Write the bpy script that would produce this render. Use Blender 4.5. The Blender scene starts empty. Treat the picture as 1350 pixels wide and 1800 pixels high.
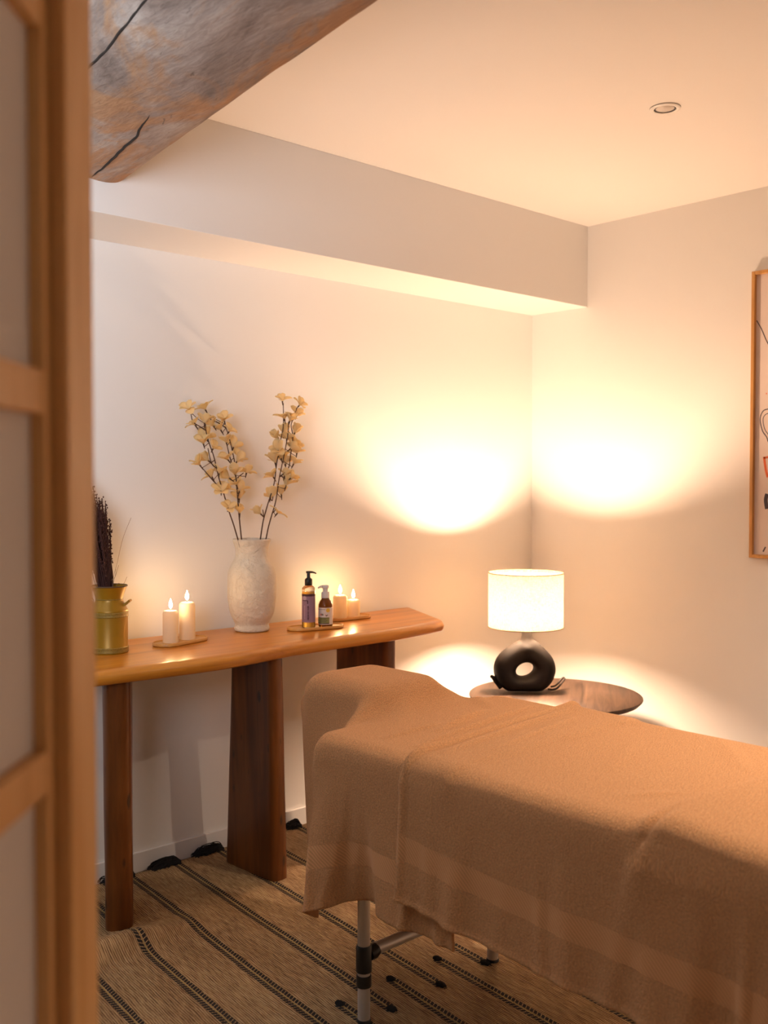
import bpy, bmesh, math, random
import numpy as np
from mathutils import Vector, Matrix, noise
random.seed(7)
np.random.seed(7)
PI = math.pi
S = bpy.context.scene
COL = S.collection

# ------------------------------------------------------------------ camera
CAM_H, F_PX, YAW, PITCH = 1.34, 1785.0, math.radians(47.4294), math.radians(1.6686)
FH = Vector((math.cos(YAW), math.sin(YAW), 0))
RT = Vector((math.sin(YAW), -math.cos(YAW), 0))
cd = bpy.data.cameras.new('camera')
cam = bpy.data.objects.new('camera', cd); COL.objects.link(cam)
cd.sensor_fit = 'HORIZONTAL'; cd.sensor_width = 24.0; cd.lens = 24.0 * F_PX / 1350.0
cd.clip_start = 0.02
fw = FH * math.cos(PITCH) - Vector((0, 0, 1)) * math.sin(PITCH)
cam.location = (0, 0, CAM_H)
cam.rotation_euler = fw.to_track_quat('-Z', 'Y').to_euler()
cd.dof.use_dof = True; cd.dof.focus_distance = 3.0; cd.dof.aperture_fstop = 3.4
S.camera = cam

# ------------------------------------------------------------------ light and exposure
S.view_settings.view_transform = 'Standard'
S.view_settings.look = 'None'
S.view_settings.exposure = 0.0
S.view_settings.gamma = 1.0
S.view_settings.use_curve_mapping = False
W = bpy.data.worlds.new('world'); S.world = W; W.use_nodes = True
W.node_tree.nodes['Background'].inputs[0].default_value = (0.75, 0.86, 1.0, 1)
W.node_tree.nodes['Background'].inputs[1].default_value = 0.15

LAMP_COL = (1.0, 0.665, 0.44)
LAMP_E = 2150.0
SPOT_COL = (1.0, 0.80, 0.62)
SPOT_W = 270.0
DAY_COL = (0.84, 0.90, 1.0)
DAY_W = 36.0
FLAME_E = 230.0

def area(name, loc, direction, sx, sy, color, watts, shape='RECTANGLE'):
    l = bpy.data.lights.new(name, 'AREA'); l.shape = shape; l.size = sx
    if shape == 'RECTANGLE': l.size_y = sy
    l.color = color; l.energy = watts
    o = bpy.data.objects.new(name, l); COL.objects.link(o); o.location = loc
    o.rotation_euler = Vector(direction).to_track_quat('-Z', 'Y').to_euler()
    return o
area('window_daylight', (-0.33, 0.76, 1.72), (0.25, 1, 0.34), 0.80, 0.86, DAY_COL, DAY_W).data.spread = math.radians(112)

# ------------------------------------------------------------------ materials
def mat(name, base, rough=0.6, **kw):
    m = bpy.data.materials.new(name); m.use_nodes = True
    b = m.node_tree.nodes['Principled BSDF']
    b.inputs['Base Color'].default_value = (*base, 1)
    b.inputs['Roughness'].default_value = rough
    for k, v in kw.items(): b.inputs[k].default_value = v
    return m
class NT:
    def __init__(s, m): s.m = m; s.t = m.node_tree; s.b = s.t.nodes['Principled BSDF']
    def n(s, typ, **kw):
        x = s.t.nodes.new(typ)
        for k, v in kw.items():
            if k.startswith('i_'): x.inputs[int(k[2:])].default_value = v
            else: setattr(x, k, v)
        return x
    def l(s, a, b): s.t.links.new(a, b)
    def coord(s, kind='Object', scale=(1, 1, 1), rot=(0, 0, 0), loc=(0, 0, 0)):
        c = s.n('ShaderNodeTexCoord'); mp = s.n('ShaderNodeMapping')
        mp.inputs['Scale'].default_value = scale; mp.inputs['Rotation'].default_value = rot
        mp.inputs['Location'].default_value = loc
        s.l(c.outputs[kind], mp.inputs[0]); return mp.outputs[0]
    def noise(s, v, scale, detail=4, rough=0.6, dist=0.0):
        x = s.n('ShaderNodeTexNoise'); x.inputs['Scale'].default_value = scale
        x.inputs['Detail'].default_value = detail; x.inputs['Roughness'].default_value = rough
        x.inputs['Distortion'].default_value = dist
        s.l(v, x.inputs['Vector']); return x.outputs['Fac']
    def ramp(s, fac, stops):
        r = s.n('ShaderNodeValToRGB'); e = r.color_ramp.elements
        while len(e) > 1: e.remove(e[-1])
        e[0].position = stops[0][0]; e[0].color = (*stops[0][1], 1)
        for p, c in stops[1:]:
            q = e.new(p); q.color = (*c, 1)
        s.l(fac, r.inputs[0]); return r.outputs[0]
    def mix(s, fac, a, b, mode='MIX'):
        x = s.n('ShaderNodeMix', data_type='RGBA', blend_type=mode)
        for sock, v in ((x.inputs[0], fac), (x.inputs[6], a), (x.inputs[7], b)):
            if hasattr(v, 'is_linked'): s.l(v, sock)
            elif isinstance(v, (int, float)): sock.default_value = v
            else: sock.default_value = (*v, 1)
        return x.outputs[2]
    def math(s, op, a, b=0.0, c=0.0):
        x = s.n('ShaderNodeMath', operation=op)
        for i, v in enumerate((a, b, c)):
            if hasattr(v, 'is_linked'): s.l(v, x.inputs[i])
            else: x.inputs[i].default_value = v
        return x.outputs[0]
    def bump(s, h, strength=0.3, dist=0.01):
        x = s.n('ShaderNodeBump'); x.inputs['Strength'].default_value = strength
        x.inputs['Distance'].default_value = dist
        s.l(h, x.inputs['Height']); s.l(x.outputs[0], s.b.inputs['Normal'])
    def color(s, c): s.l(c, s.b.inputs['Base Color'])

def paint(name, col):
    m = mat(name, col, 0.75); t = NT(m); v = t.coord('Object')
    t.bump(t.noise(v, 160, 3), 0.06, 0.003); return m
def wood(name, dark, mid, light, axis, scale=1.0, rough=0.35, bump=0.08, off=0.0):
    m = mat(name, mid, rough); t = NT(m)
    sc = [9.0 * scale] * 3; sc['xyz'.index(axis)] = 0.75 * scale
    v = t.coord('Object', tuple(sc), loc=(off, off * 0.7, off * 0.3))
    a = t.noise(v, 1.6, 5, 0.55, 1.2)
    sf = [60.0 * scale] * 3; sf['xyz'.index(axis)] = 2.2 * scale
    f = t.noise(t.coord('Object', tuple(sf)), 2.2, 4, 0.6, 0.3)
    c = t.ramp(a, [(0.25, dark), (0.47, mid), (0.72, light)])
    c = t.mix(0.45, c, t.ramp(f, [(0.3, dark), (0.6, light)]), 'SOFT_LIGHT')
    t.color(c); t.bump(f, bump, 0.002)
    return m
def emis(name, col, strength):
    m = bpy.data.materials.new(name); m.use_nodes = True
    nt = m.node_tree; nt.nodes.remove(nt.nodes['Principled BSDF'])
    e = nt.nodes.new('ShaderNodeEmission'); e.inputs[0].default_value = (*col, 1); e.inputs[1].default_value = strength
    nt.links.new(e.outputs[0], nt.nodes['Material Output'].inputs[0]); return m

M = {}
M['wall'] = paint('wall_paint', (0.80, 0.785, 0.755))
M['ceiling'] = paint('ceiling_paint', (0.83, 0.80, 0.76))
M['far_wall'] = paint('dark_unseen_wall_paint', (0.07, 0.05, 0.038))  # near-black put on unseen walls to cut fill light on the towels
M['skirting'] = mat('skirting_paint', (0.78, 0.76, 0.74), 0.45)
M['floor'] = wood('floor_boards', (0.30, 0.20, 0.12), (0.40, 0.28, 0.18), (0.48, 0.35, 0.23), 'x', 1.2, 0.45)
M['console'] = wood('honey_wood', (0.36, 0.140, 0.018), (0.53, 0.235, 0.032), (0.66, 0.33, 0.055), 'x', 1.0, 0.28, 0.05)
M['tray'] = wood('bamboo_wood', (0.52, 0.27, 0.075), (0.64, 0.36, 0.115), (0.72, 0.43, 0.16), 'x', 2.0, 0.4)
M['walnut'] = wood('brown_oak_veneer', (0.030, 0.016, 0.009), (0.090, 0.052, 0.031), (0.160, 0.098, 0.062), 'x', 2.0, 0.5, 0.3)
M['doorwood'] = wood('door_wood', (0.60, 0.34, 0.15), (0.76, 0.46, 0.22), (0.84, 0.55, 0.30), 'z', 1.6, 0.5)
M['oak'] = wood('frame_oak', (0.36, 0.19, 0.06), (0.50, 0.28, 0.09), (0.58, 0.35, 0.13), 'z', 2.5, 0.4)

def shaded_leg_wood():
    m = wood('shaded_leg_wood', (0.105, 0.032, 0.006), (0.19, 0.066, 0.012), (0.28, 0.11, 0.024), 'z', 1.0, 0.32, 0.06, 1.3)  # tabletop wood darkened, the dimness under the table put into its colour
    t = NT(m)
    old = t.b.inputs['Base Color'].links[0].from_socket
    v = t.coord('Object', (14, 14, 5))
    k = t.n('ShaderNodeTexVoronoi'); k.inputs['Scale'].default_value = 1.3; t.l(v, k.inputs[0])
    d = t.noise(v, 2.0, 3)
    kk = t.math('ADD', k.outputs['Distance'], t.math('MULTIPLY', d, 0.25))
    t.color(t.mix(t.ramp(kk, [(0.23, (1, 1, 1)), (0.30, (0, 0, 0))]), old, (0.05, 0.018, 0.006)))
    return m
M['leg'] = shaded_leg_wood()

def beam_mat():
    m = mat('weathered_timber', (0.3, 0.22, 0.17), 0.85); t = NT(m)
    v = t.coord('Object', (5, 1.3, 5), (0, 0, -0.16))
    big = t.noise(v, 1.1, 6, 0.6, 1.4)
    patch = t.noise(t.coord('Object', (3.2, 1.6, 3.2), (0, 0, -0.5)), 1.7, 5, 0.62, 1.8)
    fine = t.noise(t.coord('Object', (60, 9, 60), (0, 0, -0.16)), 1.6, 6, 0.7, 0.8)
    c = t.ramp(big, [(0.30, (0.19, 0.14, 0.115)), (0.5, (0.34, 0.275, 0.24)), (0.72, (0.47, 0.41, 0.37))])
    c = t.mix(t.ramp(patch, [(0.45, (0, 0, 0)), (0.60, (0.8, 0.8, 0.8))]), c, (0.44, 0.235, 0.105))
    c = t.mix(0.55, c, t.ramp(fine, [(0.32, (0.12, 0.09, 0.075)), (0.6, (0.6, 0.55, 0.5))]), 'SOFT_LIGHT')
    spots = t.noise(t.coord('Object', (16, 5, 16)), 1.8, 3, 0.5, 2.5)
    c = t.mix(t.ramp(spots, [(0.67, (0, 0, 0)), (0.74, (0.7, 0.7, 0.7))]), c, (0.10, 0.07, 0.055))
    t.color(c); t.bump(t.math('ADD', fine, big), 0.55, 0.006); return m
M['beam'] = beam_mat()
M['crack'] = mat('crack_dark', (0.02, 0.012, 0.008), 0.95)

def terry(name, base, s_band=(0.088, 0.138), hem=0.016):
    m = mat(name, base, 0.95); t = NT(m)
    t.b.inputs['Sheen Weight'].default_value = 0.08; t.b.inputs['Sheen Roughness'].default_value = 0.5
    uv = t.n('ShaderNodeUVMap').outputs[0]
    sep = t.n('ShaderNodeSeparateXYZ'); t.l(uv, sep.inputs[0])
    s = sep.outputs[0]
    def inside(a, b):
        return t.math('MULTIPLY', t.math('GREATER_THAN', s, a), t.math('LESS_THAN', s, b))
    band = inside(*s_band)
    v = t.coord('UV', (1, 1, 1))
    loops = t.noise(v, 300, 3, 0.75)
    tufts = t.noise(t.coord('UV', (40, 150, 1)), 1.6, 4, 0.7)
    weave = t.n('ShaderNodeTexWave', bands_direction='DIAGONAL'); weave.inputs['Scale'].default_value = 70
    weave.inputs['Distortion'].default_value = 0.3; t.l(v, weave.inputs[0])
    c = t.ramp(loops, [(0.3, tuple(x * 0.68 for x in base)), (0.7, tuple(min(1, x * 1.22) for x in base))])
    c = t.mix(0.35, c, t.ramp(tufts, [(0.3, (0.3, 0.3, 0.3)), (0.7, (0.72, 0.72, 0.72))]), 'SOFT_LIGHT')
    bc = t.mix(t.ramp(weave.outputs[1], [(0.2, (0, 0, 0)), (0.8, (1, 1, 1))]), tuple(x * 0.68 for x in base), tuple(x * 0.86 + 0.015 for x in base))
    c = t.mix(band, c, bc)
    t.color(c)
    h = t.math('MULTIPLY', t.math('ADD', loops, tufts), t.math('SUBTRACT', 1.0, t.math('MULTIPLY', band, 0.8)))
    h = t.math('SUBTRACT', h, t.math('MULTIPLY', band, 0.9))
    h = t.math('SUBTRACT', h, t.math('MULTIPLY', t.math('LESS_THAN', s, hem), 0.5))
    t.bump(h, 1.0, 0.006); return m
M['towel'] = terry('terry_towel', (0.78, 0.375, 0.148))

def rug_mat():
    m = mat('jute_rug', (0.5, 0.35, 0.2), 0.95); t = NT(m)
    uv = t.n('ShaderNodeUVMap').outputs[0]
    sep = t.n('ShaderNodeSeparateXYZ'); t.l(uv, sep.inputs[0]); u, v = sep.outputs[0], sep.outputs[1]
    wob = t.math('MULTIPLY', t.math('SUBTRACT', t.noise(t.coord('UV', (2, 2, 1)), 3.0, 2), 0.5), 0.02)
    uw = t.math('ADD', u, wob)
    yarn = t.math('SINE', t.math('MULTIPLY', uw, 2 * PI / 0.0062))
    fl = t.noise(t.coord('UV', (150, 12, 1)), 1.5, 5, 0.75)
    pat = t.noise(t.coord('UV', (7, 1.3, 1)), 1.4, 3, 0.6)
    c = t.ramp(t.math('ADD', t.math('MULTIPLY', yarn, 0.10), fl), [(0.34, (0.17, 0.085, 0.036)), (0.52, (0.46, 0.295, 0.145)), (0.72, (0.66, 0.47, 0.27))])
    c = t.mix(0.8, c, t.ramp(pat, [(0.35, (0.36, 0.34, 0.32)), (0.65, (0.66, 0.64, 0.60))]), 'SOFT_LIGHT')
    # woven stripe pairs, one staggered set towards the wall, one towards the bed
    def stripes(u0, vmin, vmax):
        f = t.math('SUBTRACT', t.math('MODULO', t.math('ADD', u, 18.0 + 0.09 - u0), 0.18), 0.09)
        a = t.math('ABSOLUTE', f)
        inb = t.math('MULTIPLY', t.math('GREATER_THAN', v, vmin), t.math('LESS_THAN', v, vmax))
        dk = t.math('MULTIPLY', t.math('GREATER_THAN', a, 0.0030), t.math('LESS_THAN', t.math('ADD', a, t.math('MULTIPLY', fl, 0.004)), 0.0185))
        dash = t.math('GREATER_THAN', t.math('SINE', t.math('MULTIPLY', t.math('ADD', v, t.math('MULTIPLY', a, 0.5)), 2 * PI / 0.013)), -0.72)
        mid = t.math('LESS_THAN', a, 0.0013)
        return t.math('MULTIPLY', t.math('MULTIPLY', dk, dash), inb), t.math('MULTIPLY', mid, inb)
    d1, m1 = stripes(0.0, -1.0, 1.24); d2, m2 = stripes(0.09, 1.12, 9.0)
    dk = t.math('MAXIMUM', d1, d2); md = t.math('MAXIMUM', m1, m2)
    c = t.mix(md, c, (0.42, 0.31, 0.10)); c = t.mix(dk, c, (0.022, 0.017, 0.014))
    t.color(c)
    h = t.math('ADD', t.math('MULTIPLY', yarn, 0.4), t.math('ADD', fl, t.math('MULTIPLY', dk, 1.4)))
    t.bump(h, 0.8, 0.004); return m
M['rug'] = rug_mat()
M['yarn'] = mat('black_yarn', (0.012, 0.010, 0.010), 0.95)
M['fringe'] = mat('jute_fringe', (0.45, 0.30, 0.16), 0.95)

def stucco():
    m = mat('rough_plaster_vase', (0.80, 0.72, 0.60), 0.9); t = NT(m)
    v = t.coord('Object', (1, 1, 1)); a = t.noise(v, 55, 5, 0.65, 1.2); b = t.noise(v, 14, 3)
    t.bump(t.math('ADD', a, b), 1.0, 0.009)
    t.color(t.ramp(a, [(0.3, (0.76, 0.67, 0.54)), (0.7, (0.83, 0.75, 0.62))])); return m
M['vase'] = stucco()
def transl(name, col, tcol, w=0.35, rough=0.8):
    m = mat(name, col, rough); t = NT(m)
    tr = t.n('ShaderNodeBsdfTranslucent'); tr.inputs[0].default_value = (*tcol, 1)
    mx = t.n('ShaderNodeMixShader'); mx.inputs[0].default_value = w
    t.l(t.b.outputs[0], mx.inputs[1]); t.l(tr.outputs[0], mx.inputs[2])
    t.l(mx.outputs[0], t.t.nodes['Material Output'].inputs[0]); return m
M['petal'] = transl('cream_petal', (0.95, 0.80, 0.47), (0.98, 0.80, 0.44), 0.5)
M['stem'] = mat('dark_stem', (0.085, 0.04, 0.02), 0.8)
M['wax'] = transl('ivory_wax', (0.93, 0.84, 0.64), (0.98, 0.78, 0.46), 0.35, 0.5)
M['wick'] = mat('wick_black', (0.02, 0.015, 0.01), 0.9)
M['flame'] = emis('candle_flame', (1.0, 0.60, 0.27), FLAME_E)
M['bulb'] = emis('warm_bulb', LAMP_COL, LAMP_E)
M['downlight'] = mat('downlight_white', (0.80, 0.77, 0.72), 0.4)
M['lens'] = mat('frosted_lens', (0.62, 0.56, 0.50), 0.2)
M['black'] = mat('black_plastic', (0.012, 0.011, 0.011), 0.35)
M['white_plastic'] = mat('white_plastic', (0.78, 0.74, 0.72), 0.35)
M['alu'] = mat('matt_aluminium', (0.62, 0.58, 0.55), 0.42, Metallic=0.55)
M['pad'] = mat('pad_vinyl', (0.35, 0.24, 0.17), 0.5)
M['print'] = mat('print_paper', (0.74, 0.62, 0.56), 0.55)
M['ink'] = mat('ink_dark', (0.06, 0.045, 0.06), 0.7)
M['orange_ink'] = mat('ink_orange', (0.75, 0.16, 0.05), 0.7)
M['twine'] = mat('jute_twine', (0.42, 0.28, 0.15), 0.9)
M['dried'] = mat('dried_plum_stalks', (0.055, 0.015, 0.010), 0.9)
M['stalk'] = mat('thin_straw', (0.30, 0.18, 0.10), 0.9)
M['paper'] = transl('shoji_paper', (0.88, 0.82, 0.78), (0.8, 0.74, 0.7), 0.15)
def can_mat(name, base, emboss):
    m = mat(name, base, 0.38, Metallic=0.25); t = NT(m); v = t.coord('Object')
    if emboss:
        n = t.noise(v, 190, 3, 0.7, 1.5)
        t.color(t.ramp(n, [(0.42, tuple(x * 0.68 for x in base)), (0.55, base)])); t.bump(n, 0.6, 0.002)
    else:
        n = t.noise(v, 9, 4); t.color(t.ramp(n, [(0.35, tuple(x * 0.85 for x in base)), (0.7, base)]))
    return m
M['can'] = can_mat('yellow_enamel', (0.40, 0.205, 0.007), False)
M['canband'] = can_mat('embossed_yellow_band', (0.32, 0.20, 0.03), True)
M['canrim'] = mat('dark_rim', (0.10, 0.05, 0.015), 0.6)
def shade_mat():
    m = bpy.data.materials.new('linen_shade'); m.use_nodes = True; t = NT(m)
    v = t.coord('Object'); a = t.noise(t.coord('Object', (1, 1, 8)), 75, 4, 0.7, 0.2); b = t.noise(t.coord('Object', (8, 8, 1)), 70, 4, 0.7, 0.2)
    col = t.ramp(t.math('ADD', t.math('MULTIPLY', a, .5), t.math('MULTIPLY', b, .5)), [(0.38, (0.58, 0.43, 0.26)), (0.58, (0.94, 0.86, 0.73))])
    t.color(col); t.b.inputs['Roughness'].default_value = 0.9
    tr = t.n('ShaderNodeBsdfTranslucent'); t.l(col, tr.inputs[0])
    mx = t.n('ShaderNodeMixShader'); mx.inputs[0].default_value = 0.80
    t.l(t.b.outputs[0], mx.inputs[1]); t.l(tr.outputs[0], mx.inputs[2])
    t.l(mx.outputs[0], t.t.nodes['Material Output'].inputs[0]); return m
M['shade'] = shade_mat()
M['shadelining'] = mat('white_lining', (0.85, 0.82, 0.78), 0.6)
M['hem'] = mat('shade_hem', (0.16, 0.085, 0.03), 0.8)
def ceramic():
    m = mat('dark_graded_ceramic', (0.03, 0.024, 0.02), 0.62, **{'Specular IOR Level': 0.25}); t = NT(m)
    c = t.n('ShaderNodeTexCoord'); sp = t.n('ShaderNodeSeparateXYZ'); t.l(c.outputs['Object'], sp.inputs[0])
    z = t.math('ADD', sp.outputs[2], t.math('MULTIPLY', t.math('SUBTRACT', t.noise(c.outputs['Object'], 9, 3), 0.5), 0.03))
    mr = t.n('ShaderNodeMapRange'); mr.inputs[1].default_value = 0.10; mr.inputs[2].default_value = 0.262
    t.l(z, mr.inputs[0])
    t.color(t.ramp(mr.outputs[0], [(0.0, (0.006, 0.004, 0.0035)), (0.5, (0.009, 0.007, 0.006)), (0.8, (0.022, 0.018, 0.016)), (1.0, (0.050, 0.046, 0.045))]))  # paler towards the neck
    t.bump(t.noise(c.outputs['Object'], 220, 2), 0.15, 0.001); return m
M['ceramic'] = ceramic()
M['cord'] = mat('cord_dark', (0.03, 0.02, 0.016), 0.6)
def clear(name, col, rough=0.03, ior=1.45):
    return mat(name, col, rough, **{'Transmission Weight': 1.0, 'IOR': ior})
M['clear'] = clear('clear_plastic', (0.96, 0.93, 0.85))
M['oil'] = mat('golden_oil', (0.82, 0.52, 0.10), 0.1, **{'Transmission Weight': 0.6, 'IOR': 1.4})
M['amber'] = mat('amber_glass', (0.22, 0.065, 0.010), 0.08, **{'Transmission Weight': 0.35, 'IOR': 1.4})
M['lilac'] = mat('lilac_label', (0.30, 0.185, 0.27), 0.5)
M['plum'] = mat('plum_ink', (0.055, 0.015, 0.03), 0.5)
M['paleink'] = mat('pale_lilac_ink', (0.52, 0.38, 0.46), 0.5)
M['lab_white'] = mat('white_label', (0.72, 0.66, 0.64), 0.5)
M['lab_green'] = mat('sage_green_label', (0.26, 0.27, 0.09), 0.5)
M['lab_dark'] = mat('dark_label_band', (0.09, 0.05, 0.03), 0.5)
M['lab_yellow'] = mat('yellow_seal', (0.80, 0.52, 0.06), 0.5)

# ------------------------------------------------------------------ helpers
def link(o, parent=None):
    COL.objects.link(o)
    if parent is not None: o.parent = parent
    return o
def tag(o, label=None, cat=None, group=None, kind=None):
    if label: o['label'] = label
    if cat: o['category'] = cat
    if group: o['group'] = group
    if kind: o['kind'] = kind
    return o
def empty(name, loc, rz=0.0, **kw):
    o = bpy.data.objects.new(name, None); o.empty_display_size = 0.05
    COL.objects.link(o); o.location = loc; o.rotation_euler = (0, 0, rz); tag(o, **kw); return o
def smooth(me, on=True):
    for p in me.polygons: p.use_smooth = on
class MB:
    def __init__(s): s.v = []; s.f = []; s.uv = None
    def add(s, vs, fs):
        k = len(s.v); s.v += [tuple(x) for x in vs]; s.f += [tuple(i + k for i in f) for f in fs]; return s
    def box(s, a, b):
        (x0, y0, z0), (x1, y1, z1) = a, b
        return s.add([(x0,y0,z0),(x1,y0,z0),(x1,y1,z0),(x0,y1,z0),(x0,y0,z1),(x1,y0,z1),(x1,y1,z1),(x0,y1,z1)],
                     [(0,3,2,1),(4,5,6,7),(0,1,5,4),(1,2,6,5),(2,3,7,6),(3,0,4,7)])
    def lathe(s, prof, n=48, cx=0, cy=0, close=True, arc=(0, 2 * PI)):
        full = abs(arc[1] - arc[0] - 2 * PI) < 1e-6
        m = n if full else n + 1
        vs = []; fs = []
        for r, z in prof:
            for i in range(m):
                a = arc[0] + (arc[1] - arc[0]) * i / n
                vs.append((cx + r * math.cos(a), cy + r * math.sin(a), z))
        for j in range(len(prof) - 1):
            for i in range(n):
                i2 = (i + 1) % m
                fs.append((j * m + i, j * m + i2, (j + 1) * m + i2, (j + 1) * m + i))
        if close and full:
            if prof[0][0] > 1e-6: fs.append(tuple(reversed(range(m))))
            if prof[-1][0] > 1e-6: fs.append(tuple((len(prof) - 1) * m + i for i in range(m)))
        return s.add(vs, fs)
    def tube(s, pts, rad, n=8, cap=True):
        pts = [Vector(p) for p in pts]
        if not isinstance(rad, (list, tuple)): rad = [rad] * len(pts)
        vs = []; fs = []; up = None
        for k, p in enumerate(pts):
            t = (pts[min(k + 1, len(pts) - 1)] - pts[max(k - 1, 0)]).normalized()
            if up is None: up = Vector((0, 0, 1)) if abs(t.z) < 0.9 else Vector((1, 0, 0))
            a = t.cross(up).normalized(); b = a.cross(t).normalized(); up = b
            for i in range(n):
                q = 2 * PI * i / n
                vs.append(p + (a * math.cos(q) + b * math.sin(q)) * rad[k])
        for k in range(len(pts) - 1):
            for i in range(n):
                fs.append((k * n + i, k * n + (i + 1) % n, (k + 1) * n + (i + 1) % n, (k + 1) * n + i))
        if cap:
            fs.append(tuple(reversed(range(n)))); fs.append(tuple((len(pts) - 1) * n + i for i in range(n)))
        return s.add(vs, fs)
    def prism(s, poly, z0, z1):
        n = len(poly)
        vs = [(x, y, z0) for x, y in poly] + [(x, y, z1) for x, y in poly]
        fs = [tuple(reversed(range(n))), tuple(range(n, 2 * n))] + [(i, (i + 1) % n, n + (i + 1) % n, n + i) for i in range(n)]
        return s.add(vs, fs)
    def grid(s, P):
        ny, nx = len(P), len(P[0])
        return s.add([p for row in P for p in row], [(j*nx+i, j*nx+i+1, (j+1)*nx+i+1, (j+1)*nx+i) for j in range(ny-1) for i in range(nx-1)])
    def build(s, name, m, parent=None, sm=True, bevel=0.0, seg=2, recalc=True):
        me = bpy.data.meshes.new(name); me.from_pydata(s.v, [], s.f); me.validate()
        if recalc:
            bm = bmesh.new(); bm.from_mesh(me); bmesh.ops.recalc_face_normals(bm, faces=bm.faces); bm.to_mesh(me); bm.free()
        me.materials.append(m)
        smooth(me, sm)
        o = link(bpy.data.objects.new(name, me), parent)
        if sm: me.set_sharp_from_angle(angle=math.radians(40))
        if bevel:
            b = o.modifiers.new('bevel', 'BEVEL'); b.width = bevel; b.segments = seg; b.limit_method = 'ANGLE'
            b.harden_normals = True
        return o
def copy_tree(o, parent=None):
    c = o.copy(); COL.objects.link(c); c.parent = parent
    for ch in list(o.children): copy_tree(ch, c)
    return c
def catmull(pts, n=8):
    P = [Vector(p) for p in pts]; P = [2 * P[0] - P[1]] + P + [2 * P[-1] - P[-2]]; out = []
    for i in range(1, len(P) - 2):
        for k in range(n):
            t = k / n; a, b, c, d = P[i - 1:i + 3]
            out.append(0.5 * ((2 * b) + (c - a) * t + (2 * a - 5 * b + 4 * c - d) * t * t + (3 * b - a - 3 * c + d) * t ** 3))
    out.append(P[-2]); return out
def struct(o): o['kind'] = 'structure'; return o

# ------------------------------------------------------------------ room shell
X1, YB, X0, Y0, ZC = 3.835, 3.123, -0.9, -1.25, 2.504
SY, SZ = 2.803, 2.139                     # the boxed-in soffit along the back wall
struct(MB().box((X0 - .1, Y0 - .1, -.1), (X1 + .1, YB + .1, 0)).build('floor', M['floor'], sm=False))
struct(MB().box((X0 - .1, Y0 - .1, ZC), (X1 + .1, YB + .1, ZC + .1)).build('ceiling', M['ceiling'], sm=False))
struct(MB().box((X0 - .1, YB, 0), (X1 + .1, YB + .1, ZC)).build('wall_back', M['wall'], sm=False))
struct(MB().box((X1, Y0 - .1, 0), (X1 + .1, YB, ZC)).build('wall_right', M['wall'], sm=False))
struct(MB().box((X0 - .1, Y0 - .1, 0), (X1, Y0, ZC)).build('wall_front', M['wall'], sm=False))
struct(MB().box((X0 - .1, Y0, 0), (X0, YB, ZC)).build('wall_left', M['far_wall'], sm=False))
# unseen short partition, added so its daylight opening turns away from the towels
wx0, wx1, wz0, wz1, wy = -0.75, 0.09, 1.27, 2.17, 0.76
pw = MB().box((X0, wy - .1, 0), (.20, wy, wz0)).box((X0, wy - .1, wz1), (.20, wy, ZC)).box((X0, wy - .1, wz0), (wx0, wy, wz1)).box((wx1, wy - .1, wz0), (.20, wy, wz1))
struct(pw.build('wall_added', M['far_wall'], sm=False))
wf = MB()
for a, b in (((wx0, wz0), (wx1, wz0 + .03)), ((wx0, wz1 - .03), (wx1, wz1)), ((wx0, wz0), (wx0 + .03, wz1)), ((wx1 - .03, wz0), (wx1, wz1))):
    wf.box((a[0], wy - .09, a[1]), (b[0], wy - .05, b[1]))
struct(wf.build('window_1', M['skirting'], sm=False))
struct(MB().box((X0, SY, SZ), (X1, YB, ZC)).build('trim_1', M['wall'], sm=False, bevel=0.002))
struct(MB().box((X0, YB - .012, 0), (X1, YB, .07)).build('baseboard_back', M['skirting'], sm=False, bevel=0.003))
struct(MB().box((X1 - .012, Y0, 0), (X1, YB - .012, .07)).build('baseboard_right', M['skirting'], sm=False, bevel=0.003))

# ------------------------------------------------------------------ shoji door beside the camera
# local x = away from the viewer along the leaf, local y = into the leaf, local z = up
def door():
    ang = YAW - math.radians(0.6)
    root = empty('door_1', (0, 0, 0), ang, kind='structure')
    a0 = 0.250
    far, near, top = 0.845, 0.02, 2.06
    sw = 0.068
    st = MB()
    for x0, x1 in ((far - sw, far), (near, near + sw)):
        st.box((x0, a0, 0.012), (x1, a0 + .036, top))
    st.box((near + sw, a0, 0.012), (far - sw, a0 + .036, 0.13)); st.box((near + sw, a0, top - .07), (far - sw, a0 + .036, top))
    st.build('stile_frame', M['doorwood'], root, sm=False, bevel=0.003)
    inner = MB()                                      # the slim inner frame, set back from the stile face
    inner.box((far - sw - .017, a0 + .0125, .13), (far - sw - .003, a0 + .032, top - .07))
    inner.box((near + sw + .003, a0 + .0125, .13), (near + sw + .017, a0 + .032, top - .07))
    inner.build('inner_frame', M['doorwood'], root, sm=False, bevel=0.001)
    for k in range(-3, 3):
        z = 1.391 + k * 0.2865 if k < 9 else 0
        if z < .16 or z > top - .12: continue
        MB().box((near + sw + .018, a0 + .0125, z), (far - sw - .0175, a0 + .030, z + .0325)).build('glazing_bar', M['doorwood'], root, sm=False, bevel=0.001)
    MB().box((near + sw + .0175, a0 + .0232, .13), (far - sw - .0172, a0 + .0245, top - .07)).build('paper_pane', M['paper'], root, sm=False)
    return root
door()

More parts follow.
